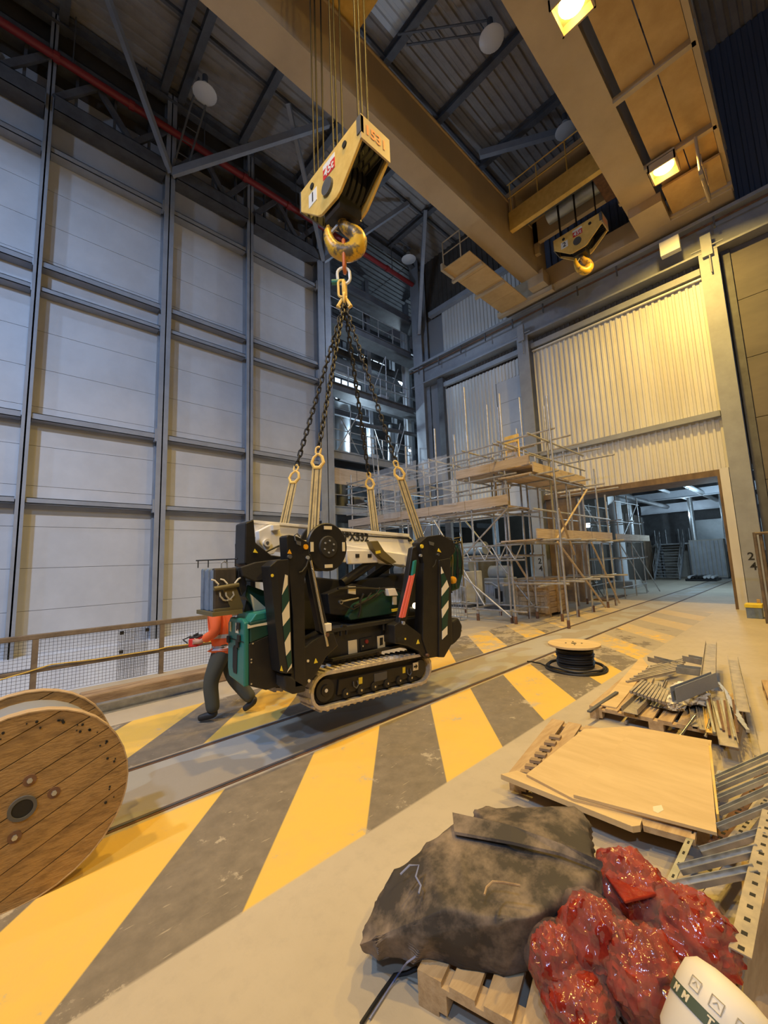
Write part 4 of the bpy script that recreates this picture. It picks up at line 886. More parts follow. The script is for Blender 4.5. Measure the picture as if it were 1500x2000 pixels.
# ---- outrigger pads carried on a bracket at the left end
pr = poly('pad_bracket', [(436, 1152), (462, 1146), (476, 1185), (470, 1196), (430, 1198), (418, 1196), (418, 1190), (450, 1186)], 4.18, 4.24, 'olive', bevel=.006)
bar('bracket_bar', pt(418, 1150, 4.16), pt(466, 1142, 4.16), .022, 'olive', pr)
bb = MB(); q0, q1 = pt(417, 1194, 4.18), pt(468, 1190, 4.18); bb.box(q0.x-.02, q1.x+.02, 4.15, 4.62, q0.z-.05, q0.z-.01); bb.build('bracket_tray', 'olive', pr)
q2, q3 = pt(396, 1097, 4.2), pt(460, 1095, 4.2)
bar('top_rail', (q0.x-.04, 4.6, q2.z+.02), (q3.x+.02, 4.2, q2.z+.02), .007, 'hose', pr)
for f_ in (.05, .3, .75, .95):
    X_ = q0.x-.04+(q3.x+.02-q0.x+.04)*f_; Y_ = 4.6-.4*f_; bar('rail_post', (X_, Y_, q2.z-.06), (X_, Y_, q2.z+.02), .006, 'hose', pr)
A0, A1 = pt(418, 1110, 4.2), pt(462, 1192, 4.2)
for k in range(5):
    y0 = 4.20+.08*k
    t = thing('outrigger_pad', ['black outrigger pad with cream rope handles on the left bracket, nearest face', 'second outrigger pad in the blue edged stack left of the winch', 'middle outrigger pad in the blue edged stack left of the winch', 'fourth outrigger pad in the blue edged stack left of the winch', 'rearmost outrigger pad in the blue edged stack left of the winch'][k], 'pad', (A0.x, y0, A1.z), 0, 'outrigger pads stacked on the bracket')
    bb = MB(); bb.box(A0.x+.012*(k % 2), A1.x, y0, y0+.074, A1.z, A0.z-.012*(k % 2)); bb.build('board', 'bluepad' if k else 'brownblk', t, bevel=.018)
    if k == 0:
        bb = MB(); bb.box(A0.x-.004, A0.x, y0+.008, y0+.066, A1.z+.02, A0.z-.02); bb.build('edge', 'bluepad', t)
        cx_ = (A0.x+A1.x)/2; cz_ = (A0.z+A1.z)/2
        for dx, q in ((-.09, 1), (-.0, 1), (.09, -1), (-.06, -1), (.0, -1), (.07, 1)):
            up = 1 if (dx, q) in ((-.09, 1), (0.0, 1), (.09, -1)) else -1
            bb = MB(); bb.tube([(cx_+dx, y0-.01, cz_+up*.02), (cx_+dx+q*.005, y0-.035, cz_+up*.06), (cx_+dx-q*.03, y0-.03, cz_+up*.10), (cx_+dx-q*.06, y0-.015, cz_+up*.11)], .009, 6); bb.build('rope_handle', 'creamlink', t, True)
        bb = MB(); bb.tube([(cx_-.03, y0+.04, A0.z), (cx_-.03, y0+.04, A0.z+.05), (cx_, y0+.04, A0.z+.07), (cx_+.03, y0+.04, A0.z+.05), (cx_+.03, y0+.04, A0.z)], .008, 6); bb.build('carry_handle', 'steel', t, True)
# ================================================================== FENCE AT THE PIT EDGE
fe = thing('mesh_fence', 'brown handrail fence with wire mesh along the pit edge', 'fence', (2.3, 9.0, 0))
for x in np.arange(-3.40, 8.6, 1.89):
    bb = MB(); bb.box(x-.04, x+.04, 8.96, 9.02, 0, .97); bb.build('post', 'rail', fe)
bb = MB(); bb.box(-3.5, 8.6, 8.955, 9.025, .935, 1.02); bb.build('top_rail', 'rail', fe, bevel=.012)
bb = MB(); bb.box(-3.5, 8.6, 8.965, 9.015, .40, .46); bb.build('mid_rail', 'rail', fe, bevel=.012)
def mesh_panel(x0, x1, z0, z1, y, pitch, w, parent):
    bb = MB()
    for x in np.arange(x0, x1+.001, pitch): bb.box(x-w, x+w, y-w, y+w, z0, z1)
    for z in np.arange(z0, z1+.001, pitch): bb.box(x0, x1, y-w, y+w, z-w, z+w)
    return tag(bb.build('wire_mesh', 'mesh', parent), kind='stuff')
mesh_panel(-3.4, 8.5, .03, .93, 9.045, .055, .0022, fe)
mesh_panel(1.55, 2.05, .02, .9, 9.055, .03, .0024, fe)
for x, z in ((1.6, .86), (1.6, .52), (2.02, .86)):
    bb = MB(); bb.box(x-.03, x+.03, 9.0, 9.03, z-.03, z+.03); bb.build('mesh_clip', 'hose', fe)
yc = MB(); yc.tube([(-.3, 8.95, .34), (.3, 8.945, .44), (.6, 8.945, .50), (1.2, 8.95, .47), (2.2, 8.945, .47), (2.35, 8.945, .49), (3.0, 8.94, .47), (3.6, 8.94, .45)], .010, 6)
tag(yc.build('yellow_rope', 'ropeyel', None, True), 'thin yellow cord strung along the middle fence rail', 'cord')
# timber sleeper and steel channel on the floor by the fence
b = MB(); b.box(.86, 3.4, 7.42, 7.72, 0, .24); tb = b.build('timber_sleeper', 'wood_old', bevel=.02); tb.rotation_euler = (0, 0, 0); tag(tb, 'long worn brown timber sleeper on the floor by the fence', 'timber')
A, B = at(188, 1397, .0), at(402, 1346, .0)
b = MB(); d = (B-A).normalized(); nrm = Vector((-d.y, d.x, 0))
b.beam(A+nrm*.05+Vector((0, 0, .075)), B+nrm*.05+Vector((0, 0, .075)), .012, .15); b.beam(A+Vector((0, 0, .145)), B+Vector((0, 0, .145)), .10, .012); b.beam(A+Vector((0, 0, .008)), B+Vector((0, 0, .008)), .10, .012)
tag(b.build('steel_channel', 'galv'), 'pale grey steel channel lying in front of the brown sleeper', 'steel channel')
b = MB(); b.box(.80, .86, 7.35, 7.5, 0, .20); b.box(.86, 1.02, 7.3, 7.4, 0, .12); tag(b.build('timber_wedge', 'wood_old', bevel=.01), 'small wooden wedge at the left end of the brown sleeper', 'timber')
# ================================================================== LARGE CABLE DRUM
DC = Vector((0.14, 3.56, 0.56)); DR = 0.56
dr = thing('cable_drum', 'large weathered wooden cable drum standing at the left edge', 'cable drum', (0.14, 3.86, 0))
def disc_planks(y0, y1, ang, n, name, m):
    w = 2*DR/n; ca, sa = math.cos(ang), math.sin(ang)
    for k in range(n):
        v0, v1 = -DR+w*k+.003, -DR+w*(k+1)-.003; pts = []
        def h(v): return math.sqrt(max(0, DR*DR-v*v))
        for i in range(5): v = v0+(v1-v0)*i/4; pts.append((h(v), v))
        for i in range(5): v = v1-(v1-v0)*i/4; pts.append((-h(v), v))
        q = [(DC.x+u*ca-v*sa, DC.z+u*sa+v*ca) for u, v in pts]
        dy = random.uniform(-.004, .004); bb = MB(); bb.prism(q, 'y', y0+dy, y1); bb.build(name, m, dr)
M['wrapgrey'] = mat('drum_wrap_grey', (0.26, 0.27, 0.29), 0.5)
M['wood_drum'] = mat('drum_wood', (0.38, 0.235, 0.095), 0.8, 0, (0.17, 0.10, 0.042), 4.0, 0.5, stretch=(2.2, 1, 7), bump=0.25, bscale=12, edge=(0.45, 0.75))
for n_ in M['wood_drum'].node_tree.nodes:
    if n_.type == 'MAPPING': n_.inputs['Rotation'].default_value = (0, math.radians(24), 0)
disc_planks(3.56, 3.595, math.radians(24), 8, 'flange_plank', 'wood_drum')
disc_planks(3.60, 3.635, math.radians(-60), 8, 'flange_plank', 'wood_drum')
disc_planks(4.16, 4.20, math.radians(24), 8, 'flange_plank', 'wood_drum')
disc_planks(4.20, 4.235, math.radians(-60), 8, 'flange_plank', 'wood_drum')
def ringy(r0, r1, y0, y1, name, m, c=DC, parent=dr, n=36):
    bb = MB(); vs = []
    for y in (y0, y1):
        for r in (r0, r1):
            for i in range(n): a = 2*math.pi*i/n; vs.append((c.x+math.cos(a)*r, y, c.z+math.sin(a)*r))
    fs = []
    for i in range(n):
        j = (i+1) % n; fs += [(i, j, n+j, n+i), (2*n+i, 3*n+i, 3*n+j, 2*n+j), (i, 2*n+i, 2*n+j, j), (n+i, n+j, 3*n+j, 3*n+i)]
    bb.add(vs, fs); return bb.build(name, m, parent, True)
ringy(.49, .50, 3.63, 4.17, 'barrel_wrap', 'wrapgrey')
for y0, y1 in ((3.556, 3.64), (4.155, 4.24)): ringy(DR, DR+.008, y0, y1, 'flange_rim', 'wood')
ringy(.052, .070, 3.545, 3.57, 'bush_ring', 'steel_dark')
bb = MB(); bb.cyl((DC.x, 3.552, DC.z), (DC.x, 3.566, DC.z), .054, n=24); bb.build('bore', 'ink', dr)
for a in (12, 80, 165, 260):
    an = math.radians(a); c = (DC.x+math.cos(an)*.155, DC.z+math.sin(an)*.155)
    bb = MB(); bb.cyl((c[0], 3.552, c[1]), (c[0], 3.56, c[1]), .034, n=18); w_ = bb.build('washer', 'rust', dr)
    bb = MB(); bb.cyl((c[0], 3.538, c[1]), (c[0], 3.552, c[1]), .015, n=6); bb.build('bolt_head', 'galv', w_)
bb = MB(); bb.cyl((DC.x-.155, 3.553, DC.z+.03), (DC.x-.155, 3.56, DC.z+.03), .03, n=18); bb.build('bore', 'ink', dr)
bb = MB(); bb.box(DC.x-.24, DC.x-.115, 3.552, 3.56, DC.z-.27, DC.z-.14); lb_ = bb.build('label_plate', 'ink', dr)
bb = MB(); bb.box(DC.x-.24, DC.x-.115, 3.550, 3.552, DC.z-.285, DC.z-.235); bb.build('label_strip', 'cream', lb_)
for k in range(28):
    a = math.radians(-40+random.uniform(0, 150)); r = random.choice((.50, .49, .46)); x, z = DC.x+math.cos(a)*r, DC.z+math.sin(a)*r
    bb = MB(); bb.cyl((x, 3.553, z), (x, 3.558, z), random.uniform(.004, .009), n=8); bb.build('nail_hole', 'ink', dr)
for q in (-1, 1):
    bb = MB(); bb.prism([(DC.x+q*.13, 0), (DC.x+q*.34, 0), (DC.x+q*.34, .10), (DC.x+q*.30, .11)], 'y', 3.75, 3.95); bb.build('chock', 'wood', dr)
# ================================================================== SMALL CABLE REEL
RC = Vector((7.45, 3.17, 0)); rr_ = thing('cable_reel', 'small wooden reel of black cable standing on its end on the hatching', 'cable reel', RC)
bb = MB(); bb.lathe(RC, [(.02, 0), (.43, 0), (.43, .03), (.02, .03)], 32); bb.build('bottom_flange', 'ply', rr_)
pr_ = [(.05, .03)]
for k in range(9): z = .05+.04*k; pr_ += [(.285+.012*(k % 2), z-.012), (.305+.008*(k % 3), z+.012)]
pr_ += [(.28, .40), (.05, .40)]
bb = MB(); bb.lathe(RC, pr_, 32); bb.build('cable_winding', 'cable', rr_, True)
bb = MB(); bb.lathe(RC, [(.02, .40), (.43, .40), (.43, .432), (.02, .432)], 36); tf = bb.build('top_flange', 'ply', rr_)
bb = MB(); bb.lathe(RC, [(.01, .432), (.045, .432), (.045, .435), (.01, .435)], 16); bb.build('bore', 'ink', tf)
for a in range(4):
    an = a*1.57+.5; c = RC+Vector((math.cos(an)*.13, math.sin(an)*.13, .432)); bb = MB(); bb.cyl(c, c+Vector((0, 0, .006)), .016, n=8); bb.build('bolt', 'ink', tf)
for k, (r, z) in enumerate(((.47, .02), (.50, .018), (.45, .055))):
    pts = [RC+Vector((math.cos(a)*(r+.01*math.sin(3*a+k)), math.sin(a)*(r+.01*math.cos(2*a)), z+.006*math.sin(5*a))) for a in np.linspace(0, 2*math.pi, 40, endpoint=False)]
    bb = MB(); bb.tube(pts, .016, 6, True); bb.build('loose_cable_turn', 'cable', rr_, True)
E0 = RC+Vector((-.25, .42, .02)); bb = MB(); bb.tube([E0, E0+Vector((.05, .14, .02)), E0+Vector((-.05, .25, .05)), E0+Vector((-.12, .30, .06))], .014, 6); bb.build('cable_tail', 'cable', rr_, True)
ORD = ['first', 'second', 'third', 'fourth', 'fifth', 'sixth', 'seventh', 'eighth', 'ninth', 'tenth']
# ================================================================== PALLETS
def pallet(label, loc, rotz, L_=1.2, W_=1.0, nb=7, m='wood'):
    t = thing('pallet', label, 'pallet', loc, rotz, 'wooden pallets on the floor')
    def pc(nm, x0, x1, y0, y1, z0, z1):
        bb = MB(); bb.box(x0, x1, y0, y1, z0, z1); return bb.build(nm, m, t, local=True)
    bw = W_/nb*.78
    for k in range(nb): y = (W_-bw)*k/(nb-1); pc('deck_board', 0, L_, y, y+bw, .122, .144)
    for x in (0, L_/2-.05, L_-.1): pc('cross_board', x, x+.1, 0, W_, .10, .122)
    for x in (0, L_/2-.05, L_-.1):
        for y in (0, W_/2-.07, W_-.14): pc('block', x, x+.1, y, y+.14, .022, .10)
    for y in (0, W_/2-.05, W_-.1): pc('bottom_board', 0, L_, y, y+.1, 0, .022)
    return t
def zslab(name, pts, z0, z1, m, parent=None, bevel=0, label=None, cat=None, group=None, zref=None):
    q = [at(x, y, z1 if zref is None else zref) for x, y in pts]
    bb = MB(); bb.prism([(p.x, p.y) for p in q], 'z', z0, z1); o = bb.build(name, m, parent, False, bevel)
    return tag(o, label, cat, group) if label else o
# pallet with plywood
rz = math.radians(10.2)
pallet('wooden pallet under the plywood sheets', (3.52, 0.72, 0), rz, 1.4, 1.36, 8)
zslab('plywood_sheet', [(978, 1512), (1010, 1505), (1255, 1598), (1250, 1612), (1235, 1614)], .145, .185, 'ply', None, 0, 'narrow lower plywood strip sticking out on the left of the pallet', 'plywood sheet', 'plywood on the pallet')
zslab('plywood_sheet', [(1028, 1512), (1140, 1424), (1232, 1418), (1390, 1446), (1365, 1618), (1120, 1560)], .186, .204, 'ply', None, 0, 'large lower plywood sheet spread across the pallet', 'plywood sheet', 'plywood on the pallet')
zslab('plywood_sheet', [(1120, 1552), (1240, 1420), (1384, 1448), (1400, 1626)], .206, .226, 'ply', None, 0, 'top plywood sheet with a loose corner on the plywood stack', 'plywood sheet', 'plywood on the pallet')
zslab('yellow_sheet', [(1384, 1456), (1389, 1457), (1404, 1590), (1399, 1590)], .186, .235, 'yellow', None, 0, 'thin yellow sheet edge along the right side of the plywood', 'sheet')
zslab('paper_scrap', [(1275, 1575), (1292, 1572), (1296, 1582), (1285, 1588), (1276, 1584)], .2265, .2275, 'cream', None, 0, 'small pale paper scrap lying on the plywood', 'paper')
zslab('timber_offcut', [(1252, 1596), (1360, 1622), (1357, 1640), (1256, 1612)], .146, .184, 'wood', None, 0, 'square timber offcut under the near edge of the plywood', 'timber')
for k in range(7):
    x0, y0 = 1075-9.5*k, 1433+11.5*k
    zslab('batten', [(x0, y0), (x0+22, y0+3), (x0+18, y0+8), (x0-3, y0+5)], .146, .17, 'ply_edge', None, 0, ORD[k]+' dark batten from the far end of the row left of the plywood', 'batten', 'battens left of the plywood')
zslab('timber_offcut', [(1062, 1424), (1120, 1428), (1118, 1436), (1060, 1430)], .0, .06, 'wood', None, 0, 'pale timber length behind the row of dark battens', 'timber')
# pallet of scrap
pallet('wooden pallet loaded with scrap cable tray', (5.42, 0.78, 0), math.radians(3), 1.55, 1.38, 8)
def zstick(name, a, za, c, zc, w, h, m, label, cat, group=None, roll=None):
    p, q = at(*a, za), at(*c, zc); bb = MB(); bb.beam(p, q, w, h); return tag(bb.build(name, m), label, cat, group)
def channel(name, a, za, c, zc, w, h, m, label, cat, group=None, t=.006):
    p, q = at(*a, za), at(*c, zc); s, u_, d_ = frame(q-p); bb = MB()
    bb.beam(p, q, w, t); bb.beam(p+s*w/2+u_*h/2, q+s*w/2+u_*h/2, t, h); bb.beam(p-s*w/2+u_*h/2, q-s*w/2+u_*h/2, t, h)
    return tag(bb.build(name, m), label, cat, group)
zslab('cardboard_sheet', [(1172, 1376), (1252, 1282), (1266, 1300), (1236, 1342), (1204, 1382)], .1445, .16, 'ply', None, 0, 'flat board lying on the left side of the scrap pallet', 'board')
GS = 'scrap steel on the pallet'
M['dustsheet'] = mat('galvanised_dusty', (0.48, 0.42, 0.33), 0.6, 0.3, (0.32, 0.29, 0.25), 8.0)
for k in range(7):
    zstick('steel_strip', (1238+6*k-(14-2*k), 1332-5*k), .17+.02*(k%3), (1325+3*k, 1309-5*k+k), .21, .035, .03, 'dustsheet', ORD[k]+' steel strip from the front in the fanned row on the scrap pallet', 'steel strip', 'fanned steel strips on the scrap pallet')
for k in range(10):
    zstick('cable_tray_rib', (1232+3.2*k*2.2, 1352+4.2*k*.55), .27, (1256+3.2*k*1.7, 1330+2.2*k), .29+.004*k, .028, .035, 'dustsheet', ORD[k]+' ribbed tray piece from the left in the grey heap on the scrap pallet', 'tray piece', 'ribbed tray pieces on the scrap pallet')
channel('steel_channel', (1230, 1393), .17, (1262, 1362), .17, .16, .06, 'dustsheet', 'short open channel with square mouth at the front of the scrap pallet', 'steel channel', GS)
channel('angle_bracket', (1272, 1290), .17, (1318, 1302), .17, .14, .07, 'galv', 'pale angle bracket at the far left corner of the scrap', 'bracket', GS)
channel('angle_bracket', (1322, 1312), .36, (1372, 1318), .36, .16, .08, 'galv', 'grey steel bracket in the middle of the scrap heap', 'bracket', GS)
channel('angle_bracket', (1340, 1290), .34, (1378, 1298), .34, .14, .08, 'galv', 'grey steel bracket behind the middle one on the scrap', 'bracket', GS)
channel('long_channel', (1383, 1332), .42, (1389, 1258), .42, .14, .05, 'dustsheet', 'long folded channel standing up across the right of the scrap', 'steel channel', GS)
channel('long_channel', (1318, 1372), .34, (1398, 1340), .40, .05, .16, 'steel', 'dark grey steel bar lying across the white bag', 'steel channel', GS)
channel('long_channel', (1424, 1458), .18, (1400, 1350), .30, .14, .05, 'dustsheet', 'long channel overhanging the near edge of the scrap pallet', 'steel channel', GS)
channel('long_channel', (1452, 1390), .25, (1432, 1290), .30, .12, .06, 'dustsheet', 'long channel down the right side of the scrap pallet', 'steel channel', GS)
zstick('steel_strip', (1480, 1478), .03, (1440, 1300), .10, .05, .012, 'dustsheet', 'long thin strip leaning down to the floor right of the scrap', 'steel strip', GS)
for k, (a, c) in enumerate((((1328, 1438), (1358, 1398)), ((1378, 1438), (1388, 1405)))):
    p, q = at(*a, .10), at(*c, .22); bb = MB(); bb.cyl(p, q, .014, n=10); tag(bb.build('conduit', 'chrome', None, True), ['shiny conduit tube poking out at the middle of the scrap pallet', 'shiny conduit tube poking out right of the other one'][k], 'tube', GS)
for k in range(9):
    a = (1405+5*k, 1330+9*k); zstick('tray_rung', (a[0]-2, a[1]+4), .26, (a[0]+16, a[1]+26), .24, .03, .03, 'galv', ORD[k]+' tray rung from the far end of the row right of the scrap heap', 'tray rung', 'tray rungs on the scrap pallet')
for k in range(8):
    a = (1392+7*k, 1400+3*k); zstick('steel_strip', (a[0]+random.uniform(-4, 4), 1420+random.uniform(0, 22)), .22, (a[0]-12+random.uniform(-6, 6), 1362+random.uniform(0, 12)), .30, .02, .015, 'rust' if k % 2 else 'galv', ORD[k]+' thin loose strip from the left at the front right of the scrap', 'steel strip', 'loose strips on the scrap pallet')
for k in range(6):
    channel('tray_section', (1262+13*k, 1376+3*k-(k%2)*14), .16+.03*(k%2), (1276+13*k, 1338+3*k-(k%2)*10), .20, .13, .05, 'dustsheet' if k%2 else 'galv', ORD[k]+' short cable tray section from the left among the middle of the scrap', 'tray section', 'tray sections on the scrap pallet')
for k in range(5):
    channel('cover_strip', (1362+14*k, 1420+6*k), .15, (1350+15*k, 1352+4*k), .17+.02*k, .09, .03, 'dustsheet' if k!=2 else 'yellow', ORD[k]+' cover strip from the left at the front right of the scrap pallet', 'cover strip', 'cover strips on the scrap pallet')
zstick('steel_strip', (1150, 1390), .146, (1205, 1352), .18, .04, .02, 'steel_dark', 'dark bar at the near left corner of the scrap pallet', 'steel strip', GS)
zstick('steel_strip', (1222, 1412), .03, (1272, 1340), .2, .025, .025, 'dustsheet', 'thin bar leaning off the near edge of the scrap pallet', 'steel strip', GS)
def lump(name, c, r, m, label=None, cat=None, group=None, seed=0, amp=.25, fr=3.0, parent=None, nu=40, nv=24, flat=0.0, sub=None):
    from mathutils import noise
    bb = MB(); vs = []; c = Vector(c)
    for j in range(nv+1):
        th = math.pi*j/nv
        for i in range(nu):
            ph = 2*math.pi*i/nu; d = Vector((math.sin(th)*math.cos(ph), math.sin(th)*math.sin(ph), math.cos(th)))
            q = d*fr+Vector((seed*7.1, seed*3.3, seed)); k = 1+amp*(noise.noise(q)+.5*noise.noise(q*2.3)+.45*(1-abs(noise.noise(q*2.7))*3))
            p = Vector((d.x*r[0], d.y*r[1], d.z*r[2]))*k
            if p.z < -r[2]*(1-flat): p.z = -r[2]*(1-flat)
            vs.append(c+p)
    fs = [(j*nu+i, j*nu+(i+1) % nu, (j+1)*nu+(i+1) % nu, (j+1)*nu+i) for j in range(nv) for i in range(nu)]
    bb.add(vs, fs); o = bb.build(name, m, parent, True); return tag(o, label, cat, group) if label else o
p = at(1345, 1352, .32); lump('plastic_bag', (p.x, p.y, .30), (.17, .17, .12), 'white', 'crumpled white plastic bag on the scrap pallet', 'bag', None, 3, .3, 3)
p = at(1315, 1378, .2); lump('plastic_bag', (p.x, p.y, .23), (.14, .12, .07), 'white', 'small white plastic bag end at the front of the scrap', 'bag', None, 5, .3, 3)
pallet('pallet at the right edge beside the scrap', (7.05, -0.35, 0), math.radians(8), 1.0, 1.0, 6)
# ================================================================== TARPAULIN PALLET
PA, PB = at(815, 1893, .144), at(1012, 2002, .144)
pd = (PB-PA); pang = math.atan2(pd.y, pd.x)
pallet('pallet under the dusty black tarpaulin in the foreground', (PA.x+math.cos(pang)*1.2, PA.y+math.sin(pang)*1.2, 0), pang+math.pi/2, 1.0, 1.2, 8)
def tarp():
    import bmesh
    from mathutils import noise
    hulls = [([(700, 1870, .10), (835, 1880, .146), (1025, 1908, .146), (1195, 1800, .146), (1000, 1640, .146), (780, 1720, .12)], [(885, 1603, .48), (905, 1594, .48), (1172, 1692, .47), (1188, 1745, .38), (1025, 1795, .42), (870, 1770, .41), (1032, 1888, .20), (845, 1862, .19), (832, 1672, .43), (765, 1708, .33), (692, 1848, .17), (760, 1835, .24)]),
             ([(930, 1680, .10), (1160, 1730, .146), (1150, 1650, .10)], [(922, 1577, .36), (945, 1572, .37), (1120, 1568, .40), (1150, 1600, .35), (1160, 1680, .36), (1000, 1650, .44)])]
    allbm = bmesh.new()
    for hi, (lo, hi_) in enumerate(hulls):
        bm = bmesh.new()
        for x, y, z in lo+hi_: bm.verts.new(at(x, y, z))
        r = bmesh.ops.convex_hull(bm, input=bm.verts)
        bmesh.ops.delete(bm, geom=[e for e in r['geom_interior'] if isinstance(e, bmesh.types.BMVert)], context='VERTS')
        bmesh.ops.triangulate(bm, faces=bm.faces)
        for it in range(4):
            long = [e for e in bm.edges if e.calc_length() > (.12, .06, .035, .022)[it]]
            bmesh.ops.subdivide_edges(bm, edges=long, cuts=1, use_grid_fill=True); bmesh.ops.triangulate(bm, faces=bm.faces)
        for it in range(2): bmesh.ops.smooth_vert(bm, verts=bm.verts, factor=.5, use_axis_x=True, use_axis_y=True, use_axis_z=True)
        bm.normal_update()
        for v in bm.verts:
            q = v.co.copy(); side = 1-abs(v.normal.z)
            w = noise.noise(q*3.5+Vector((hi*5, 0, 0)))*.010
            fold = max(0, 1-abs(noise.noise(Vector((q.x*4+q.y*2.5, q.y*4.5-q.x*2, q.z*.8+hi*3)))*5))
            fold2 = max(0, 1-abs(noise.noise(Vector((q.x*9-q.y*5, q.y*6+q.x*3, q.z*1.2+hi*3+7)))*6))
            v.co = q+v.normal*(w+(.022*fold+.004*fold2)*(.45+.9*side)-.008)
            if v.co.z < .147 and q.x > 1.5 and hi == 0: v.co.z = .147
        me_ = bpy.data.meshes.new('tmp'); bm.to_mesh(me_); bm.free(); allbm.from_mesh(me_); bpy.data.meshes.remove(me_)
    # stiff folded edge standing up along the top
    me = bpy.data.meshes.new('tarpaulin'); allbm.to_mesh(me); allbm.free(); me.materials.append(M['tarp'])
    for p in me.polygons: p.use_smooth = True
    me.set_sharp_from_angle(angle=math.radians(55))
    return put('tarpaulin', me)
tp = tarp(); tag(tp, 'dusty black tarpaulin folded over a load on the foreground pallet', 'tarpaulin')
bb = MB(); A_ = [at(x, y, z) for x, y, z in ((884, 1592, .515), (1000, 1618, .525), (1100, 1655, .515), (1178, 1690, .50), (1172, 1702, .475), (1095, 1672, .49), (1000, 1650, .495), (888, 1630, .48))]
bb.add(A_+[p+Vector((.004, .004, .012)) for p in A_], [(0, 1, 6, 7), (1, 2, 5, 6), (2, 3, 4, 5), (8, 15, 14, 9), (9, 14, 13, 10), (10, 13, 12, 11), (0, 8, 9, 1), (1, 9, 10, 2), (2, 10, 11, 3), (7, 6, 14, 15), (6, 5, 13, 14), (5, 4, 12, 13), (0, 7, 15, 8), (3, 11, 12, 4)]); bb.build('folded_hem', 'tarp', tp)
def cord(name, pts, r, m, label, cat='twine'):
    bb = MB(); bb.tube(pts, r, 6); return tag(bb.build(name, m, None, True), label, cat)
cord('blue_twine', [at(782, 1708, .45), at(800, 1690, .47), at(818, 1690, .46), at(812, 1712, .44), at(822, 1730, .42), at(818, 1745, .41)], .005, 'blue_cord', 'loop of thin blue cord on the left of the tarpaulin')
cord('blue_twine', [at(812, 1868, .19), at(795, 1880, .16), at(780, 1900, .02), at(760, 1930, .01), at(722, 1990, .01)], .004, 'blue_cord', 'thin blue cord tail hanging off the tarpaulin to the floor')
cord('dark_cable', [at(815, 1890, .03), at(795, 1900, .012), at(770, 1905, .012), at(745, 1940, .012), at(705, 2000, .012)], .009, 'cable', 'dark cable end on the floor beside the foreground pallet', 'cable')
def ontarp(x, y, z): return at(x, y, z)
cord('brown_twig', [at(946, 1748, .53), at(950, 1733, .535), at(962, 1722, .54), at(985, 1724, .54), at(1016, 1730, .54)], .005, 'wood_old', 'curled brown string lying on the tarpaulin', 'string')
# ================================================================== RED PLASTIC WASTE
GB = 'red plastic sacks on the foreground pallet'
for k, (px, py, z, r, lab) in enumerate(((1085, 1880, .30, (.11, .10, .12), 'small shiny red plastic sack at the left of the sack heap'), (1160, 1840, .34, (.13, .13, .16), 'red plastic sack against the tarpaulin edge'), (1235, 1745, .34, (.15, .16, .17), 'red plastic sack at the top of the sack heap'), (1345, 1820, .30, (.17, .17, .15), 'red plastic sack on the right beside the steel ladder'), (1255, 1905, .33, (.15, .14, .14), 'red plastic sack behind the white tub'), (1130, 1960, .24, (.13, .12, .10), 'red plastic sack at the bottom edge of the picture'))):
    c = at(px, py, z); t = thing('plastic_sack', lab, 'sack', (c.x, c.y, .145), 0, GB)
    lump('sack', c, r, 'bagred', seed=k+11, amp=.20, fr=1.6, parent=t, nu=64, nv=40)
    lump('clear_wrap', c, [a*1.10 for a in r], 'film', seed=k+31, amp=.14, fr=1.5, parent=t, nu=48, nv=30)
c = at(1225, 1690, .46); b = MB(); b.prism([(at(x, y, .46).x, at(x, y, .46).y) for x, y in ((1180, 1705), (1228, 1660), (1282, 1745), (1220, 1760))], 'z', .445, .46); tag(b.build('red_film', 'bagred', bevel=.006), 'flat flap of red plastic film at the top of the sack heap', 'film')
for k, (x, y) in enumerate(((1290, 1793), (1318, 1915), (1292, 1908))):
    p = at(x, y, .44)
# white tub with printed band
P0, P1 = at(1375, 2075, .38), at(1410, 1985, .48)
ax = (P1-P0).normalized(); tubL = .24
tb_ = thing('white_tub', 'white plastic tub with a dark green printed band in the bottom right corner', 'tub', P0)
bb = MB(); bb.lathe(P0, [(.02, -.02), (.115, -.02), (.125, 0), (.130, tubL*.6), (.125, tubL*.82), (.10, tubL*.94), (.05, tubL*.99), (.01, tubL)], 40, ax); bb.build('tub_body', 'white', tb_, True)
s_, t_, d_ = frame(ax); n = 40; vs = []
for h in (tubL*.38, tubL*.52):
    for i in range(n): a = 2*math.pi*i/n; vs.append(P0+d_*h+(s_*math.cos(a)+t_*math.sin(a))*(.1285+.0035))
bb = MB(); bb.add(vs, [(i, (i+1) % n, (i+1) % n+n, i+n) for i in range(n)]); bnd = bb.build('printed_band', 'bandgreen', tb_, True)
vdir = (Vector(CAM)-P0); vdir -= ax*vdir.dot(ax); vdir.normalize()
for k, (ch, an) in enumerate((('T', -8), ('O', 10), ('O', 28), ('M', -58), ('M', -40))):
    R_ = Matrix.Rotation(math.radians(an), 3, ax); o_ = R_ @ vdir; xx = o_.cross(ax)*-1
    text('band_letter', ch, P0+ax*tubL*.45+o_*.1325, xx, -ax if False else ax, .030, 'cream', bnd, bold=.001)
for k, an in enumerate((45, 20, -8, -35)):
    R_ = Matrix.Rotation(math.radians(an), 3, ax); o_ = R_ @ vdir; xx = o_.cross(ax)*-1; c_ = P0+ax*tubL*.66+o_*.1315; pts = []
    for a_, b_ in ((-.016, -.016), (.016, -.016), (.016, .016), (-.016, .016)): pts.append(c_+xx*a_+ax*b_)
    bb = MB(); bb.tube(pts, .0018, 4, True); bb.build('printed_icon', 'ink_grey', tb_)
    bb = MB(); bb.tube([c_+xx*-.008+ax*-.004, c_+ax*.007, c_+xx*.008+ax*-.004], .0016, 4); bb.build('printed_icon', 'ink_grey', tb_)
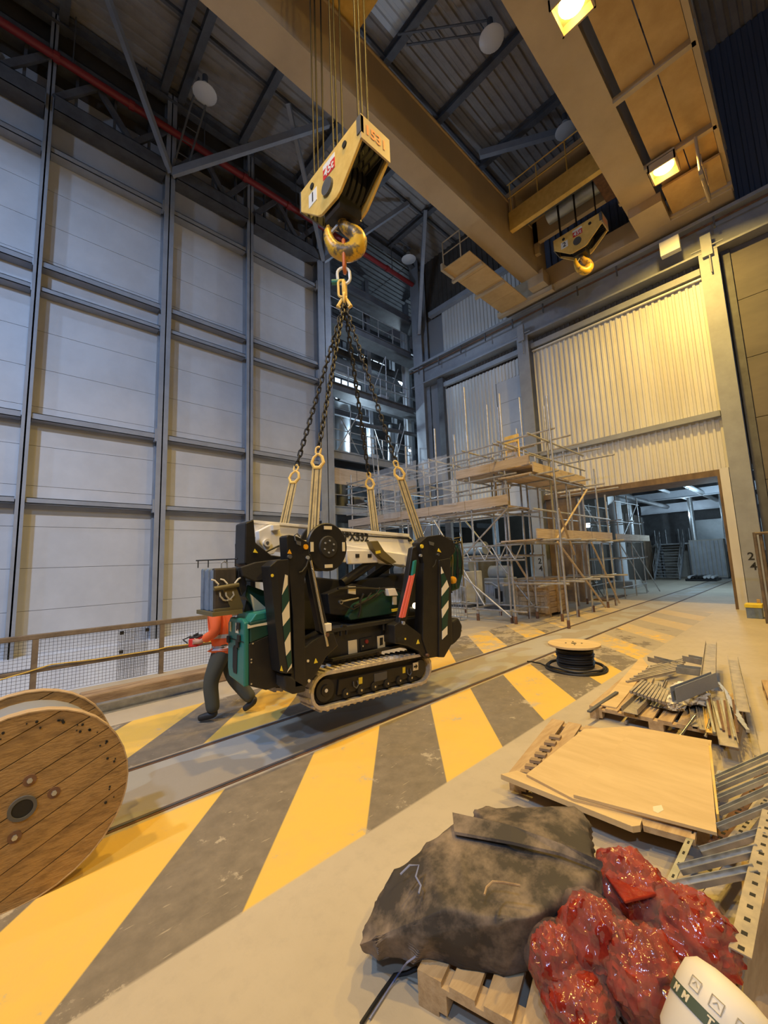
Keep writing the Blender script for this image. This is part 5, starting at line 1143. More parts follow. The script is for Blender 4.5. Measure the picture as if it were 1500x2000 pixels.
# ================================================================== CABLE LADDERS ON THE RIGHT
la = thing('cable_ladder', 'grey steel cable ladder with rungs leaning over the pallet at the right edge', 'cable ladder', tuple(at(1400, 1600, 0)))
RG = [((1398, 1524), (1512, 1474)), ((1400, 1543), (1512, 1496)), ((1402, 1564), (1512, 1518)), ((1404, 1590), (1510, 1543)), ((1404, 1620), (1508, 1578)), ((1372, 1668), (1496, 1630)), ((1330, 1703), (1488, 1664)), ((1296, 1742), (1480, 1704))]
for k, (a, c) in enumerate(RG):
    p, q = at(*a, .20), at(*c, .36); s, u_, d_ = frame(q-p); bb = MB(); w = .045 if k > 4 else .032
    bb.beam(p, q, w, .006); bb.beam(p+s*w/2+u_*.012, q+s*w/2+u_*.012, .006, .03); bb.beam(p-s*w/2+u_*.012, q-s*w/2+u_*.012, .006, .03); r0 = bb.build('rung', 'galv', la)
    if k > 4:
        for f_ in np.linspace(.15, .9, 6):
            bb = MB(); bb.beam(p.lerp(q, f_)+u_*.004, p.lerp(q, f_+.05)+u_*.004, .010, .003); bb.build('slot', 'ink', r0)
def rail_perf(a, za, c, zc, w, h, label=None, parent=None, n=18, m='galv'):
    p, q = at(*a, za), at(*c, zc); s, u_, d_ = frame(q-p); bb = MB()
    bb.beam(p, q, w, .006); bb.beam(p+s*w/2-u_*h/2, q+s*w/2-u_*h/2, .006, h); o = bb.build('side_rail', m, parent)
    for f_ in np.linspace(.02, .97, n):
        bb = MB(); bb.beam(p.lerp(q, f_)+u_*.003, p.lerp(q, f_+.018)+u_*.003, w*.3, .003); bb.build('perforation', 'ink', o)
    return o
rail_perf((1505, 1585), .38, (1446, 1862), .36, .07, .05, None, la, 14, 'dustsheet')
rail_perf((1408, 1506), .18, (1300, 1745), .18, .035, .05, None, la, 14)
la2 = thing('perforated_angle', 'perforated steel strip lying under the cable ladder rungs', 'steel strip', tuple(at(1420, 1620, 0)), 0, 'perforated strips at the right edge')
rail_perf((1500, 1500), .16, (1398, 1650), .16, .07, .02, None, la2, 22, 'rust')
la3 = thing('perforated_angle', 'perforated steel strip beside the sacks below the cable ladder', 'steel strip', tuple(at(1400, 1740, 0)), 0, 'perforated strips at the right edge')
rail_perf((1498, 1560), .20, (1335, 1765), .20, .06, .03, None, la3, 22, 'dustsheet')
la4 = thing('perforated_angle', 'perforated steel strip running down to the white tub', 'steel strip', tuple(at(1440, 1850, 0)), 0, 'perforated strips at the right edge')
rail_perf((1478, 1740), .22, (1432, 1925), .22, .05, .03, None, la4, 14, 'dustsheet')
pallet('orange lit pallet below the cable ladder at the right edge', (2.36, -0.42, 0), math.radians(6), 1.05, 0.85, 6)
# ================================================================== PERSON WALKING BEHIND THE MACHINE
def skinned(name, verts, edges, radii, m, parent=None, sub=2, root=0):
    me = bpy.data.meshes.new(name); me.from_pydata([tuple(v) for v in verts], edges, []); me.update()
    o = bpy.data.objects.new(name, me); COL.objects.link(o)
    sk = o.modifiers.new('skin', 'SKIN'); sk.use_smooth_shade = True
    for i, r in enumerate(radii):
        d = me.skin_vertices[0].data[i]; d.radius = r if isinstance(r, tuple) else (r, r)
        d.use_root = (i == root)
    ss = o.modifiers.new('sub', 'SUBSURF'); ss.levels = sub; ss.render_levels = sub
    dg = bpy.context.evaluated_depsgraph_get(); dg.update(); m2 = bpy.data.meshes.new_from_object(o.evaluated_get(dg))
    bpy.data.objects.remove(o)
    m2.materials.clear(); m2.materials.append(M[m])
    for p in m2.polygons: p.use_smooth = True
    return put(name, m2, parent)
FT = at(434, 1402, 0)
fw = Vector((-.80, .60, 0)); sd = Vector((-fw.y, fw.x, 0))   # walking direction and the person's left
pe = thing('person', 'person in orange hi-vis jacket and dark trousers walking behind the machine', 'person', FT)
def W(f, s, z): return FT+fw*f+sd*s+Vector((0, 0, z))
J = dict(pelvis=W(-.02, 0, .93), waist=W(.0, 0, 1.08), chest=W(.05, 0, 1.30), neckb=W(.08, 0, 1.48), neck=W(.10, 0, 1.56), head=W(.13, 0, 1.64), crown=W(.13, 0, 1.74),
 lh=W(-.02, .10, .90), lk=W(.13, .11, .50), la=W(.08, .11, .10), lt=W(.25, .11, .05), rh=W(-.02, -.10, .90), rk=W(-.10, -.10, .50), ra=W(-.38, -.10, .16), rt=W(-.28, -.10, .05),
 ls=W(.06, .19, 1.43), le=W(.02, .25, 1.16), lw=W(.24, .17, 1.04), lhd=W(.30, .14, 1.03), rs=W(.06, -.19, 1.43), re=W(.02, -.25, 1.16), rw=W(.24, -.17, 1.04), rhd=W(.30, -.14, 1.03))
names = list(J); ix = {n: i for i, n in enumerate(names)}; V = [J[n] for n in names]
E_ = [(a, b) for a, b in (('pelvis', 'waist'), ('waist', 'chest'), ('chest', 'neckb'), ('neckb', 'neck'), ('neck', 'head'), ('head', 'crown'), ('pelvis', 'lh'), ('lh', 'lk'), ('lk', 'la'), ('la', 'lt'), ('pelvis', 'rh'), ('rh', 'rk'), ('rk', 'ra'), ('ra', 'rt'), ('chest', 'ls'), ('ls', 'le'), ('le', 'lw'), ('lw', 'lhd'), ('chest', 'rs'), ('rs', 're'), ('re', 'rw'), ('rw', 'rhd'))]
E_ = [(ix[a], ix[b]) for a, b in E_]
rad = dict(pelvis=.115, waist=.105, chest=.125, neckb=.07, neck=.055, head=.085, crown=.06, lh=.085, lk=.055, la=.04, lt=.03, rh=.085, rk=.055, ra=.04, rt=.03, ls=.06, le=.042, lw=.03, lhd=.035, rs=.06, re=.042, rw=.03, rhd=.035)
R_ = [rad[n] for n in names]
for side, q in (('lhd', 1), ('rhd', -1)):
    b0 = ix[side]; h = J[side]
    for k in range(4):
        s0 = (k-1.5)*.018; a = h+fw*.05+Vector((0, 0, s0))*1.0+sd*q*-.005; c = a+fw*.025+sd*q*-.03; i0 = len(V)
        V += [a, c]; R_ += [.0095, .008]; E_ += [(b0, i0), (i0, i0+1)]
    i0 = len(V); V += [h+Vector((0, 0, .035))+fw*.01, h+Vector((0, 0, .045))+fw*.04+sd*q*-.015]; R_ += [.011, .009]; E_ += [(b0, i0), (i0, i0+1)]
body = skinned('body', V, E_, R_, 'skin', pe, 2, 0)
# face, ears, hair and helmet
hd = J['head']
for q in (-1, 1):
    lump('eye', hd+fw*.085+sd*q*.03+Vector((0, 0, .02)), (.012, .012, .008), 'helmet', parent=body, amp=0, nu=10, nv=8); lump('ear', hd+sd*q*.085+Vector((0, 0, .0)), (.018, .012, .03), 'skin', parent=body, amp=0, nu=10, nv=8)
lump('nose', hd+fw*.10+Vector((0, 0, -.01)), (.014, .014, .022), 'skin', parent=body, amp=0, nu=10, nv=8)
lump('mouth', hd+fw*.088+Vector((0, 0, -.05)), (.01, .022, .006), 'coral', parent=body, amp=0, nu=10, nv=8)
lump('hair', hd+Vector((0, 0, .03))-fw*.02, (.095, .085, .075), 'boot', parent=body, amp=.05, nu=20, nv=14)
hm = lump('helmet', hd+Vector((0, 0, .085)), (.125, .11, .085), 'helmet', parent=pe, amp=0, nu=28, nv=16, flat=.7); lump('helmet_peak', hd+fw*.10+Vector((0, 0, .062)), (.07, .09, .012), 'helmet', parent=hm, amp=0, nu=20, nv=10)
# jacket
def sub(ns, es, sc, m, nm, extra=None):
    i2 = {n: i for i, n in enumerate(ns)}; return skinned(nm, [J[n] if n in J else extra[n] for n in ns], [(i2[a], i2[b]) for a, b in es], [sc[n] for n in ns], m, pe, 2, 0)
X_ = dict(hem=W(-.03, 0, .80), col=W(.09, 0, 1.52), lwm=J['le'].lerp(J['lw'], .85), rwm=J['re'].lerp(J['rw'], .85))
ja = sub(['waist', 'hem', 'pelvis', 'chest', 'col', 'ls', 'le', 'lwm', 'rs', 're', 'rwm'], [('pelvis', 'hem'), ('pelvis', 'waist'), ('waist', 'chest'), ('chest', 'col'), ('chest', 'ls'), ('ls', 'le'), ('le', 'lwm'), ('chest', 'rs'), ('rs', 're'), ('re', 'rwm')],
     dict(waist=(.19, .16), hem=(.205, .175), pelvis=(.20, .17), chest=(.205, .165), col=.085, ls=.095, le=.075, lwm=.06, rs=.095, re=.075, rwm=.06), 'orange', 'jacket', X_)
# reflective bands hug the jacket surface
def band(z0, z1, nm='reflective_band'):
    vs = []; n = 40
    from mathutils.bvhtree import BVHTree
    dg = bpy.context.evaluated_depsgraph_get(); me = ja.data; bv = BVHTree.FromPolygons([v.co for v in me.vertices], [p.vertices for p in me.polygons])
    inv = world(ja).inverted()
    for z in (z0, (z0+z1)/2, z1):
        c = W(.0+(z-1.0)*.15, 0, z)
        for i in range(n):
            a = 2*math.pi*i/n; d = fw*math.cos(a)+sd*math.sin(a)
            hit = bv.ray_cast(c+d*.6, -d)
            p = hit[0] if hit[0] is not None else c+d*.2
            if (p-c).length > .235: p = c+d*.235
            vs.append(p+d*.006)
    bb = MB(); bb.add(vs, [(k*n+i, k*n+(i+1) % n, (k+1)*n+(i+1) % n, (k+1)*n+i) for k in range(2) for i in range(n)]); return bb.build(nm, 'reflect', ja, True)
band(.915, .965); band(1.065, 1.115)
tr = sub(['pelvis', 'waist', 'lh', 'lk', 'la', 'rh', 'rk', 'ra'], [('pelvis', 'waist'), ('pelvis', 'lh'), ('lh', 'lk'), ('lk', 'la'), ('pelvis', 'rh'), ('rh', 'rk'), ('rk', 'ra')], dict(pelvis=.145, waist=.12, lh=.135, lk=.105, la=.09, rh=.135, rk=.105, ra=.09), 'trouser', 'trousers')
for a, t in (('la', 'lt'), ('ra', 'rt')):
    an, to = J[a], J[t]; d = (to-an); skinned('boot', [an+Vector((0, 0, .06)), an-fw*.02-Vector((0, 0, .01)), an.lerp(to, .5), to+fw*.03], [(0, 1), (1, 2), (2, 3)], [.055, .055, .05, .042], 'boot', pe, 2)
# red control box held in both hands
cb_ = thing('remote_control', 'red and black crane remote control held by the person', 'remote control', W(.36, .04, .98))
c = W(.35, .02, 1.02); Rz = Matrix(((fw.x, sd.x, 0), (fw.y, sd.y, 0), (0, 0, 1)))
bb = MB(); bb.obox(c, (.12, .24, .11), Rz); bx_ = bb.build('case', 'ink_red', cb_, bevel=.015)
bb = MB(); bb.obox(c+Vector((0, 0, .065)), (.11, .22, .02), Rz); bb.build('panel', 'black', cb_, bevel=.005)
for q in (-.07, -.02, .03, .08): bar('joystick', c+sd*q+Vector((0, 0, .07)), c+sd*q+Vector((0, 0, .105)), .008, 'hose', cb_)
bb = MB(); bb.tube([c+sd*-.13+fw*.06, c+sd*-.13+fw*.12+Vector((0, 0, .05)), c+sd*.13+fw*.12+Vector((0, 0, .05)), c+sd*.13+fw*.06], .009, 6); bb.build('guard_bar', 'hose', cb_, True)
# ================================================================== MAIN SCAFFOLD
def scaffold(label, loc): return thing('scaffold', label, 'scaffold', loc, 0, 'tube scaffolds in the far corner')
def jit(a=.04): return random.uniform(-a, a)
sA = scaffold('long tube scaffold with pale toe boards running in front of the process bay', (11.8, 10, 0))
TR = .033
ys = [6.42, 7.75, 9.2, 10.7, 12.3, 14.1]
for i, y in enumerate(ys):
    for x in (11.2, 12.55):
        h = (7.2, 7.6, 6.7, 6.2, 6.1, 6.0)[i]+jit(.3)
        bar('standard', (x+jit(.02), y, 0), (x+jit(.05), y+jit(.05), h), TR, 'tube', sA)
        bar('base_jack', (x, y, 0), (x, y, .22), .05, 'rust', sA)
for x in (11.2, 12.55):
    for z in (.35, 2.0, 3.45, 4.55, 5.05, 5.6): bar('ledger', (x-.05, 6.0, z+jit(.03)), (x-.05, 14.4, z+jit(.05)), TR*.9, 'tube', sA)
for y in ys:
    for z in (.4, 2.05, 3.5, 4.6, 5.6): bar('transom', (10.95, y+.06, z), (12.85, y+.06, z+jit(.03)), TR*.9, 'tube', sA)
for k in range(5):
    y0 = 6.35+1.6*k
    bb = MB(); bb.box(11.12, 11.16, y0, y0+1.58, 3.60, 3.92); bb.build('toe_board', 'board', sA)
    for q in range(5):
        bb = MB(); bb.box(11.2+q*.265, 11.2+q*.265+.25, y0, y0+1.58, 3.54, 3.585); bb.build('deck_board', 'board', sA)
for k in range(2):
    y0 = 5.55+1.35*k
    bb = MB(); bb.box(11.12, 11.16, y0, y0+1.34, 4.72, 5.0); bb.build('toe_board', 'board', sA)
    for q in range(5):
        bb = MB(); bb.box(11.2+q*.265, 11.2+q*.265+.25, y0, y0+1.34, 4.68, 4.72); bb.build('deck_board', 'board', sA)
for a, c in (((11.1, 6.5, .2), (11.1, 9.1, 2.1)), ((11.1, 9.3, 3.4), (11.1, 7.4, .5)), ((11.1, 12.2, 2.0), (11.1, 10.6, .2)), ((12.6, 6.4, .2), (12.6, 9.0, 3.4)), ((12.6, 11, 3.4), (12.6, 13, .3)), ((11.05, 8.3, 1.9), (11.05, 6.3, 3.5))): bar('brace', a, c, TR*.9, 'tube', sA)
for y in (6.9, 8.5, 9.9, 11.5, 13.2): bar('puncheon', (11.35, y, 3.5), (11.35, y, 5.6), TR*.85, 'tube', sA)
for z in (4.1, 5.3): bar('ledger', (11.1, 6.2, z), (11.1, 14.4, z+.05), TR*.85, 'tube', sA)
# lattice beam
for z in (1.90, 2.36): bar('lattice_chord', (11.05, 5.9, z), (11.05, 8.35, z), .028, 'galv', sA)
n = 9
for k in range(n):
    y = 5.95+2.35*k/n; a, c = (1.9, 2.36) if k % 2 else (2.36, 1.9); bar('lattice_web', (11.05, y, a), (11.05, y+2.35/n, c), .020, 'galv', sA)
sB = scaffold('tube scaffold at the left jamb reaching through the opening', (14, 5.8, 0))
xs = [11.3, 12.4, 13.6, 14.9, 16.3, 17.15]
for i, x in enumerate(xs):
    for y in (4.9 if i == 0 else 5.55, 6.6):
        h = (6.9, 6.6, 5.7, 5.9, 5.3, 5.6)[i]+jit(.3)
        if x > 17: h = 4.3
        bar('standard', (x+jit(.03), y+jit(.03), 0), (x+jit(.06), y+jit(.06), h), TR, 'tube', sB); bar('base_jack', (x, y, 0), (x, y, .22), .045, 'rust', sB)
for y in (5.5, 6.65):
    for z in (1.15, 2.40, 3.35, 4.35, 5.0, 5.6): bar('ledger', (11.0, y, z+jit(.03)), (15.2 if z > 4 else 17.3, y, z+jit(.04)), TR*.9, 'tube', sB)
for x in xs[:-1]:
    for z in (1.2, 2.45, 4.4, 5.65): bar('transom', (x+.05, 4.8, z), (x+.05, 6.95, z+jit(.03)), TR*.9, 'tube', sB)
for k in range(3):
    x0 = 11.1+1.3*k; bb = MB(); bb.box(x0, x0+1.28, 5.42, 5.46, 4.46, 4.74); bb.build('toe_board', 'board', sB)
    for q in range(4): bb = MB(); bb.box(x0, x0+1.28, 5.5+q*.28, 5.5+q*.28+.265, 4.42, 4.46); bb.build('deck_board', 'board', sB)
for k in range(3):
    x0 = 11.0+2.05*k; bb = MB(); bb.box(x0, x0+2.03, 5.42, 5.46, 2.50, 2.78); bb.build('toe_board', 'board', sB)
    for q in range(4): bb = MB(); bb.box(x0, x0+2.03, 5.5+q*.28, 5.5+q*.28+.265, 2.45, 2.49); bb.build('deck_board', 'board', sB)
for a, c in (((15.0, 5.4, 4.3), (12.2, 5.4, 2.5)), ((12.2, 5.4, 2.4), (15.6, 5.4, .1)), ((15.0, 5.45, 2.4), (17.2, 5.45, .1)), ((11.3, 4.9, 3.3), (13.6, 5.5, 2.0)), ((11.3, 6.6, 2.4), (13.5, 6.6, .2))): bar('brace', a, c, TR, 'board', sB)
# yellow ladder gates on the scaffold
for k, (y, z0, z1, x) in enumerate(((7.25, 3.62, 5.0, 12.4), (6.7, 4.75, 6.1, 12.3))):
    t = thing('ladder_gate', ['yellow ladder safety gate on the lower scaffold deck', 'yellow ladder safety gate on the top scaffold deck'][k], 'gate', (x, y, z0), 0, 'yellow ladder gates')
    bb = MB(); bb.box(x-.02, x+.02, y-.26, y+.26, z0, z0+.28); bb.build('kick_panel', 'yellow', t)
    bb = MB(); bb.box(x-.02, x+.02, y-.26, y+.26, z1-.25, z1); bb.build('top_panel', 'yellow', t)
    for q in (-.24, .24): bar('gate_post', (x, y+q, z0), (x, y+q, z1), .025, 'yellow', t)
    bb = MB()
    for q in np.arange(-.22, .23, .05): bb.box(x-.004, x+.004, y+q-.003, y+q+.003, z0+.28, z1-.25)
    for z in np.arange(z0+.3, z1-.25, .05): bb.box(x-.004, x+.004, y-.24, y+.24, z-.003, z+.003)
    tag(bb.build('gate_mesh', 'yellow', t), kind='stuff')
# clear sheeting on the guard rails
for k, (y0, y1, z0, z1) in enumerate(((8.5, 9.9, 4.75, 5.65), (9.95, 12.4, 4.8, 5.75), (8.2, 8.75, 3.85, 4.7), (10.9, 11.9, 3.7, 4.8))):
    from mathutils import noise as _ns
    bb = MB(); nu, nv = 26, 10; vs = []
    for j in range(nv+1):
        for i in range(nu+1):
            y = y0+(y1-y0)*i/nu; z = z0+(z1-z0)*j/nv; vs.append((11.02+.07*_ns.noise(Vector((y*4, z*1.2, k*3))), y, z+.04*_ns.noise(Vector((y*2, k, 1)))))
    bb.add(vs, [(j*(nu+1)+i, j*(nu+1)+i+1, (j+1)*(nu+1)+i+1, (j+1)*(nu+1)+i) for j in range(nv) for i in range(nu)])
    tag(bb.build('plastic_sheeting', 'sheeting', None, True), ['clear plastic sheeting tied at the right of the scaffold guard rails', 'long clear plastic sheeting along the scaffold guard rails', 'short hanging strip of clear plastic on the scaffold corner', 'clear plastic hanging below the guard rails over the machine'][k], 'sheeting', 'plastic sheeting on the scaffold')
# ================================================================== CRATE, BARRIERS AND FLOOR GEAR BY THE SCAFFOLD
ck = thing('wooden_crate', 'tall slatted wooden crate standing under the scaffold', 'crate', (13.6, 6.7, 0))
X0, X1, Y0, Y1, H_ = 12.95, 14.35, 6.22, 7.35, 1.2
bb = MB(); bb.box(X0+.03, X1-.03, Y0+.03, Y1-.03, .1, H_-.02); bb.build('core', 'wood_old', ck)
for k in range(6):
    z = .12+.178*k
    bb = MB(); bb.box(X0, X1, Y0, Y0+.03, z, z+.165); bb.build('slat', 'wood', ck)
    bb = MB(); bb.box(X0, X0+.03, Y0, Y1, z, z+.165); bb.build('slat', 'wood', ck)
for x in (X0, (X0+X1)/2-.05, X1-.1): bb = MB(); bb.box(x, x+.1, Y0-.03, Y0, .1, H_); bb.build('frame_post', 'wood', ck)
for y in (Y0, Y1-.1): bb = MB(); bb.box(X0-.03, X0, y, y+.1, .1, H_); bb.build('frame_post', 'wood', ck)
bb = MB(); bb.box(X0-.04, X1+.04, Y0-.04, Y1+.04, H_, H_+.04); bb.build('lid', 'wood', ck)
for x in (X0+.05, X1-.2): bb = MB(); bb.box(x, x+.15, Y0, Y1, 0, .1); bb.build('skid', 'wood', ck)
for k, (x, y, rz_, lab) in enumerate(((10.9, 8.9, 1.5, 'grey crowd barrier under the left part of the scaffold'), (11.6, 11.0, 1.55, 'grey crowd barrier further left under the scaffold'))):
    t = thing('crowd_barrier', lab, 'barrier', (x, y, 0), rz_, 'crowd barriers under the scaffold')
    bb = MB(); bb.tube([(-1, 0, .12), (-1, 0, 1.05), (-.92, 0, 1.1), (.92, 0, 1.1), (1, 0, 1.05), (1, 0, .12)], .02, 8, True); bb.build('frame', 'galv', t, local=True)
    for q in np.arange(-.88, .9, .11):
        bb = MB(); bb.cyl((q, 0, .14), (q, 0, 1.1), .008, n=6); bb.build('bar', 'galv', t, local=True)
    for q in (-.7, .7): bb = MB(); bb.box(q-.03, q+.03, -.3, .3, 0, .02); bb.build('foot', 'galv', t, local=True); bb = MB(); bb.box(q-.015, q+.015, -.015, .015, .02, .14); bb.build('foot_stem', 'galv', t, local=True)
for k, (x0, x1, y, w) in enumerate(((18.4, 21.0, 6.3, .22), (18.6, 20.6, 6.7, .2))):
    b = MB(); b.box(x0, x1, y, y+w, 0, .06); tag(b.build('timber_board', 'jamb'), ['brown timber board on the floor in the opening', 'second brown board beside it in the opening'][k], 'timber')
GL = 'plant under the scaffold'
for k, (x, y, sx, sy, h, m, lab) in enumerate(((14.0, 8.4, 1.0, .9, 1.7, 'duct', 'grey pump set under the scaffold behind the crate'), (13.6, 9.9, 1.2, 1.1, 2.1, 'clad', 'pale wrapped unit under the middle of the scaffold'), (13.9, 11.5, .9, 1.2, 1.4, 'steel', 'grey steel tank skid under the scaffold'), (13.4, 13.2, 1.1, 1.0, 1.9, 'concrete_w', 'tall drab unit under the far left of the scaffold'), (15.6, 10.6, 1.5, 2.4, 3.0, 'steel_dark', 'large dark machine housing behind the scaffold'), (15.4, 13.6, 1.4, 1.6, 3.4, 'duct', 'large grey housing at the back left of the scaffold'))):
    t = thing('plant_unit', lab, 'plant unit', (x, y, 0), 0, GL)
    bb = MB(); bb.box(x, x+sx, y, y+sy, .12, h*.7); bb.build('housing', m, t, bevel=.03)
    bb = MB(); bb.cyl((x+sx*.5, y+.05, h*.82), (x+sx*.5, y+sy-.05, h*.82), min(.3, h*.16), n=16); bb.build('vessel', 'duct', t, True)
    bb = MB(); bb.box(x-.05, x+sx+.05, y-.05, y+sy+.05, 0, .12); bb.build('skid', 'steel_dark', t)
    for q in (.2, .8): bar('vessel_leg', (x+sx*.5, y+sy*q, h*.7), (x+sx*.5, y+sy*q, h*.82), .06, 'steel_dark', t)
    for q in range(4): bb = MB(); bb.box(x-.02, x, y+.1+.2*q, y+.22+.2*q, .3+.1*q, .7+.1*q); bb.build('hatch', random.choice(('black_side', 'galv', 'steel')), t)
    bb = MB(); bb.tube([(x-.06, y+.2, .15), (x-.06, y+.2, h*.5), (x-.06, y+.5, h*.6), (x-.06, y+sy-.1, h*.6)], .04, 8); bb.build('pipe', 'galv', t, True)
for x0_ in (9.2, 13.4, 17.6):
    corr_x('roof_sheet', x0_, x0_+4.15, 16.0, 24.8, ZR-.02, 0.34, 0.06, 'steel_dark', ce)
# ================================================================== PROCESS BAY BEHIND THE SCAFFOLD
b = MB(); b.box(8.8, 34, 25.0, 25.2, 0, 20.8); b.box(8.8, 9.0, 16.4, 25, 0, 20.8); wp = b.build('wall_process_bay', 'steel_dark'); tag(wp, 'dark back wall of the process bay', kind='structure')
b = MB(); b.box(33.5, 33.7, 9, 25, 0, 20.8); b.box(18.6, 33.5, 8.6, 8.75, 0, 4.6); tag(b.build('wall_process_side', 'clad_dark'), 'dark side wall of the process bay', kind='structure')
wn = []
for k, (pa, pc_) in enumerate((((652, 735), (706, 796)), ((700, 690), (752, 722)), ((655, 655), (676, 668)))):
    p, q = onY(*pa, 18.5), onY(*pc_, 18.5); b = MB(); b.box(p.x, q.x, 18.5, 18.56, q.z, p.z); w = b.build('window_%d' % (k+1), 'window'); tag(w, ['bright lit window strip seen through the process bay pipework', 'smaller bright lit window above the big duct', 'thin lit window strip near the wall end'][k], kind='structure')
    for f_ in (0, .25, .5, .75, 1): x = p.x+(q.x-p.x)*f_; bb = MB(); bb.box(x-.04, x+.04, 18.44, 18.5, q.z, p.z); bb.build('window_frame', 'steel_dark', w)
    for f_ in (0, .5, 1): z = q.z+(p.z-q.z)*f_; bb = MB(); bb.box(p.x, q.x, 18.44, 18.5, z-.05, z+.05); bb.build('window_frame', 'steel_dark', w)
# big duct
du = thing('process_duct', 'large grey cylindrical duct hung across the process bay', 'duct', (15, 19.5, 12.3))
a, c = onY(672, 750, 19.5), onY(768, 760, 19.5); zc = (a.z+c.z)/2
bb = MB(); bb.cyl((12.0, 19.5, zc), (c.x-.3, 19.5, zc), 1.05, n=28); bb.build('shell', 'duct', du, True)
bb = MB(); bb.lathe((c.x-.3, 19.5, zc), [(1.05, 0), (.95, .25), (.6, .45), (.05, .52)], 28, (1, 0, 0)); bb.build('dished_end', 'duct', du, True)
for f_ in (.2, .45, .7): x = 12+(c.x-12)*f_; bb = MB(); bb.cyl((x, 19.5, zc), (x+.1, 19.5, zc), 1.09, n=28); bb.build('hoop', 'steel', du, True)
bb = MB(); bb.cyl((14.6, 19.2, zc-.8), (14.2, 19.0, 7.0), .6, n=18); bb.build('down_leg', 'duct', du, True)
bb = MB(); bb.cyl((14.2, 19.0, 7.0), (14.2, 19.0, 3.5), .45, n=18); bb.build('down_leg', 'duct', du, True)
for x in (13, 15.5): bar('hanger', (x, 19.5, zc+1.0), (x, 19.5, 20.5), .05, 'steel_dark', du)
# platforms and framing
pf = thing('process_steelwork', 'grey steel platforms and columns of the process bay', 'steelwork', (15, 18, 0))
for z, m in ((4.6, 'concrete_w'), (7.4, 'concrete_w'), (11.0, 'steel'), (14.6, 'steel_dark'), (17.0, 'steel')):
    bb = MB(); bb.ibeam((11.2, 15.9, z), (17.6, 15.9, z), .2, .42); bb.build('front_beam', 'steel' if z < 8 else 'steel_dark', pf)
    bb = MB(); bb.box(11.2, 22, 16.05, 18.4 if z < 9 else 17.2, z+.1, z+.22); bb.build('floor_plate', 'steel_dark', pf)
    for y in (18.4, 22): bb = MB(); bb.ibeam((11.2, y, z+jit(.3)), (30, y, z), .2, .4); bb.build('cross_beam', 'steel_dark', pf)
for x, y in ((13.2, 18.4), (16.2, 18.4), (20, 18.4), (13.2, 22), (17, 22), (22, 22), (26, 16), (26, 22)): bb = MB(); bb.ibeam((x, y, 0), (x, y, 20.5), .3, .35, up=(0, 1, 0)); bb.build('post', 'steel', pf)
p, q = onY(795, 800, 17.5), onY(790, 640, 17.5)
bb = MB(); bb.ibeam((p.x, 17.5, 0), (p.x, 17.5, 18), .34, .34, up=(0, 1, 0)); bb.build('post', 'clad', pf)
for k in range(14):
    z = random.choice((5.0, 6.2, 8.3, 9.4, 11.7, 13.2, 15.6, 16.8))+jit(.4); y = 16.2+random.random()*6; x = 11.3+random.random()*3
    m = random.choice(('galv', 'duct', 'steel', 'steel_dark', 'clad')); bb = MB(); bb.cyl((x, y, z), (x+3+random.random()*6, y+jit(.6), z+jit(.3)), random.uniform(.05, .2), n=10); bb.build('pipe', m, pf, True)
for k in range(10):
    x = 11.6+random.random()*6; y = 16.3+random.random()*5; z = random.choice((0, 4.7, 7.5, 11.1)); bb = MB(); bb.cyl((x, y, z), (x+jit(.3), y, z+2.2+random.random()*2), random.uniform(.05, .16), n=10); bb.build('pipe', random.choice(('galv', 'duct', 'steel_dark')), pf, True)
for k in range(9):
    x = 11.5+random.random()*5.5; y = 16.3+random.random()*1.5; z = random.choice((4.82, 7.62, 7.62, 11.22)); s = random.uniform(.3, .8); bb = MB(); bb.box(x, x+s, y, y+.4, z, z+s*1.2); bb.build('equipment_box', random.choice(('duct', 'clad', 'concrete_w', 'black_side')), pf, bevel=.02)
for z in (4.82, 7.62, 11.2, 14.8):
    for hh in (.55, 1.1): bar('guard_rail', (11.2, 15.85, z+hh), (17.2, 15.85, z+hh), .025, 'tube', pf)
    for x in np.arange(11.4, 17.3, 1.15): bar('guard_post', (x, 15.85, z), (x, 15.85, z+1.1), .025, 'tube', pf)
for k in range(4):
    bb = MB(); bb.box(11.25+1.5*k, 11.25+1.5*k+1.47, 15.6, 15.66, 5.85+.0*k, 6.65); bb.build('fascia_panel', 'board', pf)
for k in range(12):
    a = Vector((11.4+random.random()*5, 15.7+random.random()*3, random.choice((4.8, 7.6, 11.2)))); c = a+Vector((jit(1.6), jit(.5), 2.6)); bar('brace', a, c, .03, 'tube', pf)
# ladder in the bay
ld = thing('access_ladder', 'steel access ladder standing in the process bay', 'ladder', (13.5, 15.3, 0))
a, c = onY(748, 1000, 15.3), onY(728, 850, 15.3); a = Vector((a.x+.25, 15.3, 0.0))
for q in (-.17, .17): bar('stile', a+Vector((q, 0, 0)), c+Vector((q, 0, 0)), .03, 'tube', ld)
for f_ in np.linspace(.02, .98, 30): p = a.lerp(c, f_); bar('rung', p-Vector((.17, 0, 0)), p+Vector((.17, 0, 0)), .018, 'tube', ld)
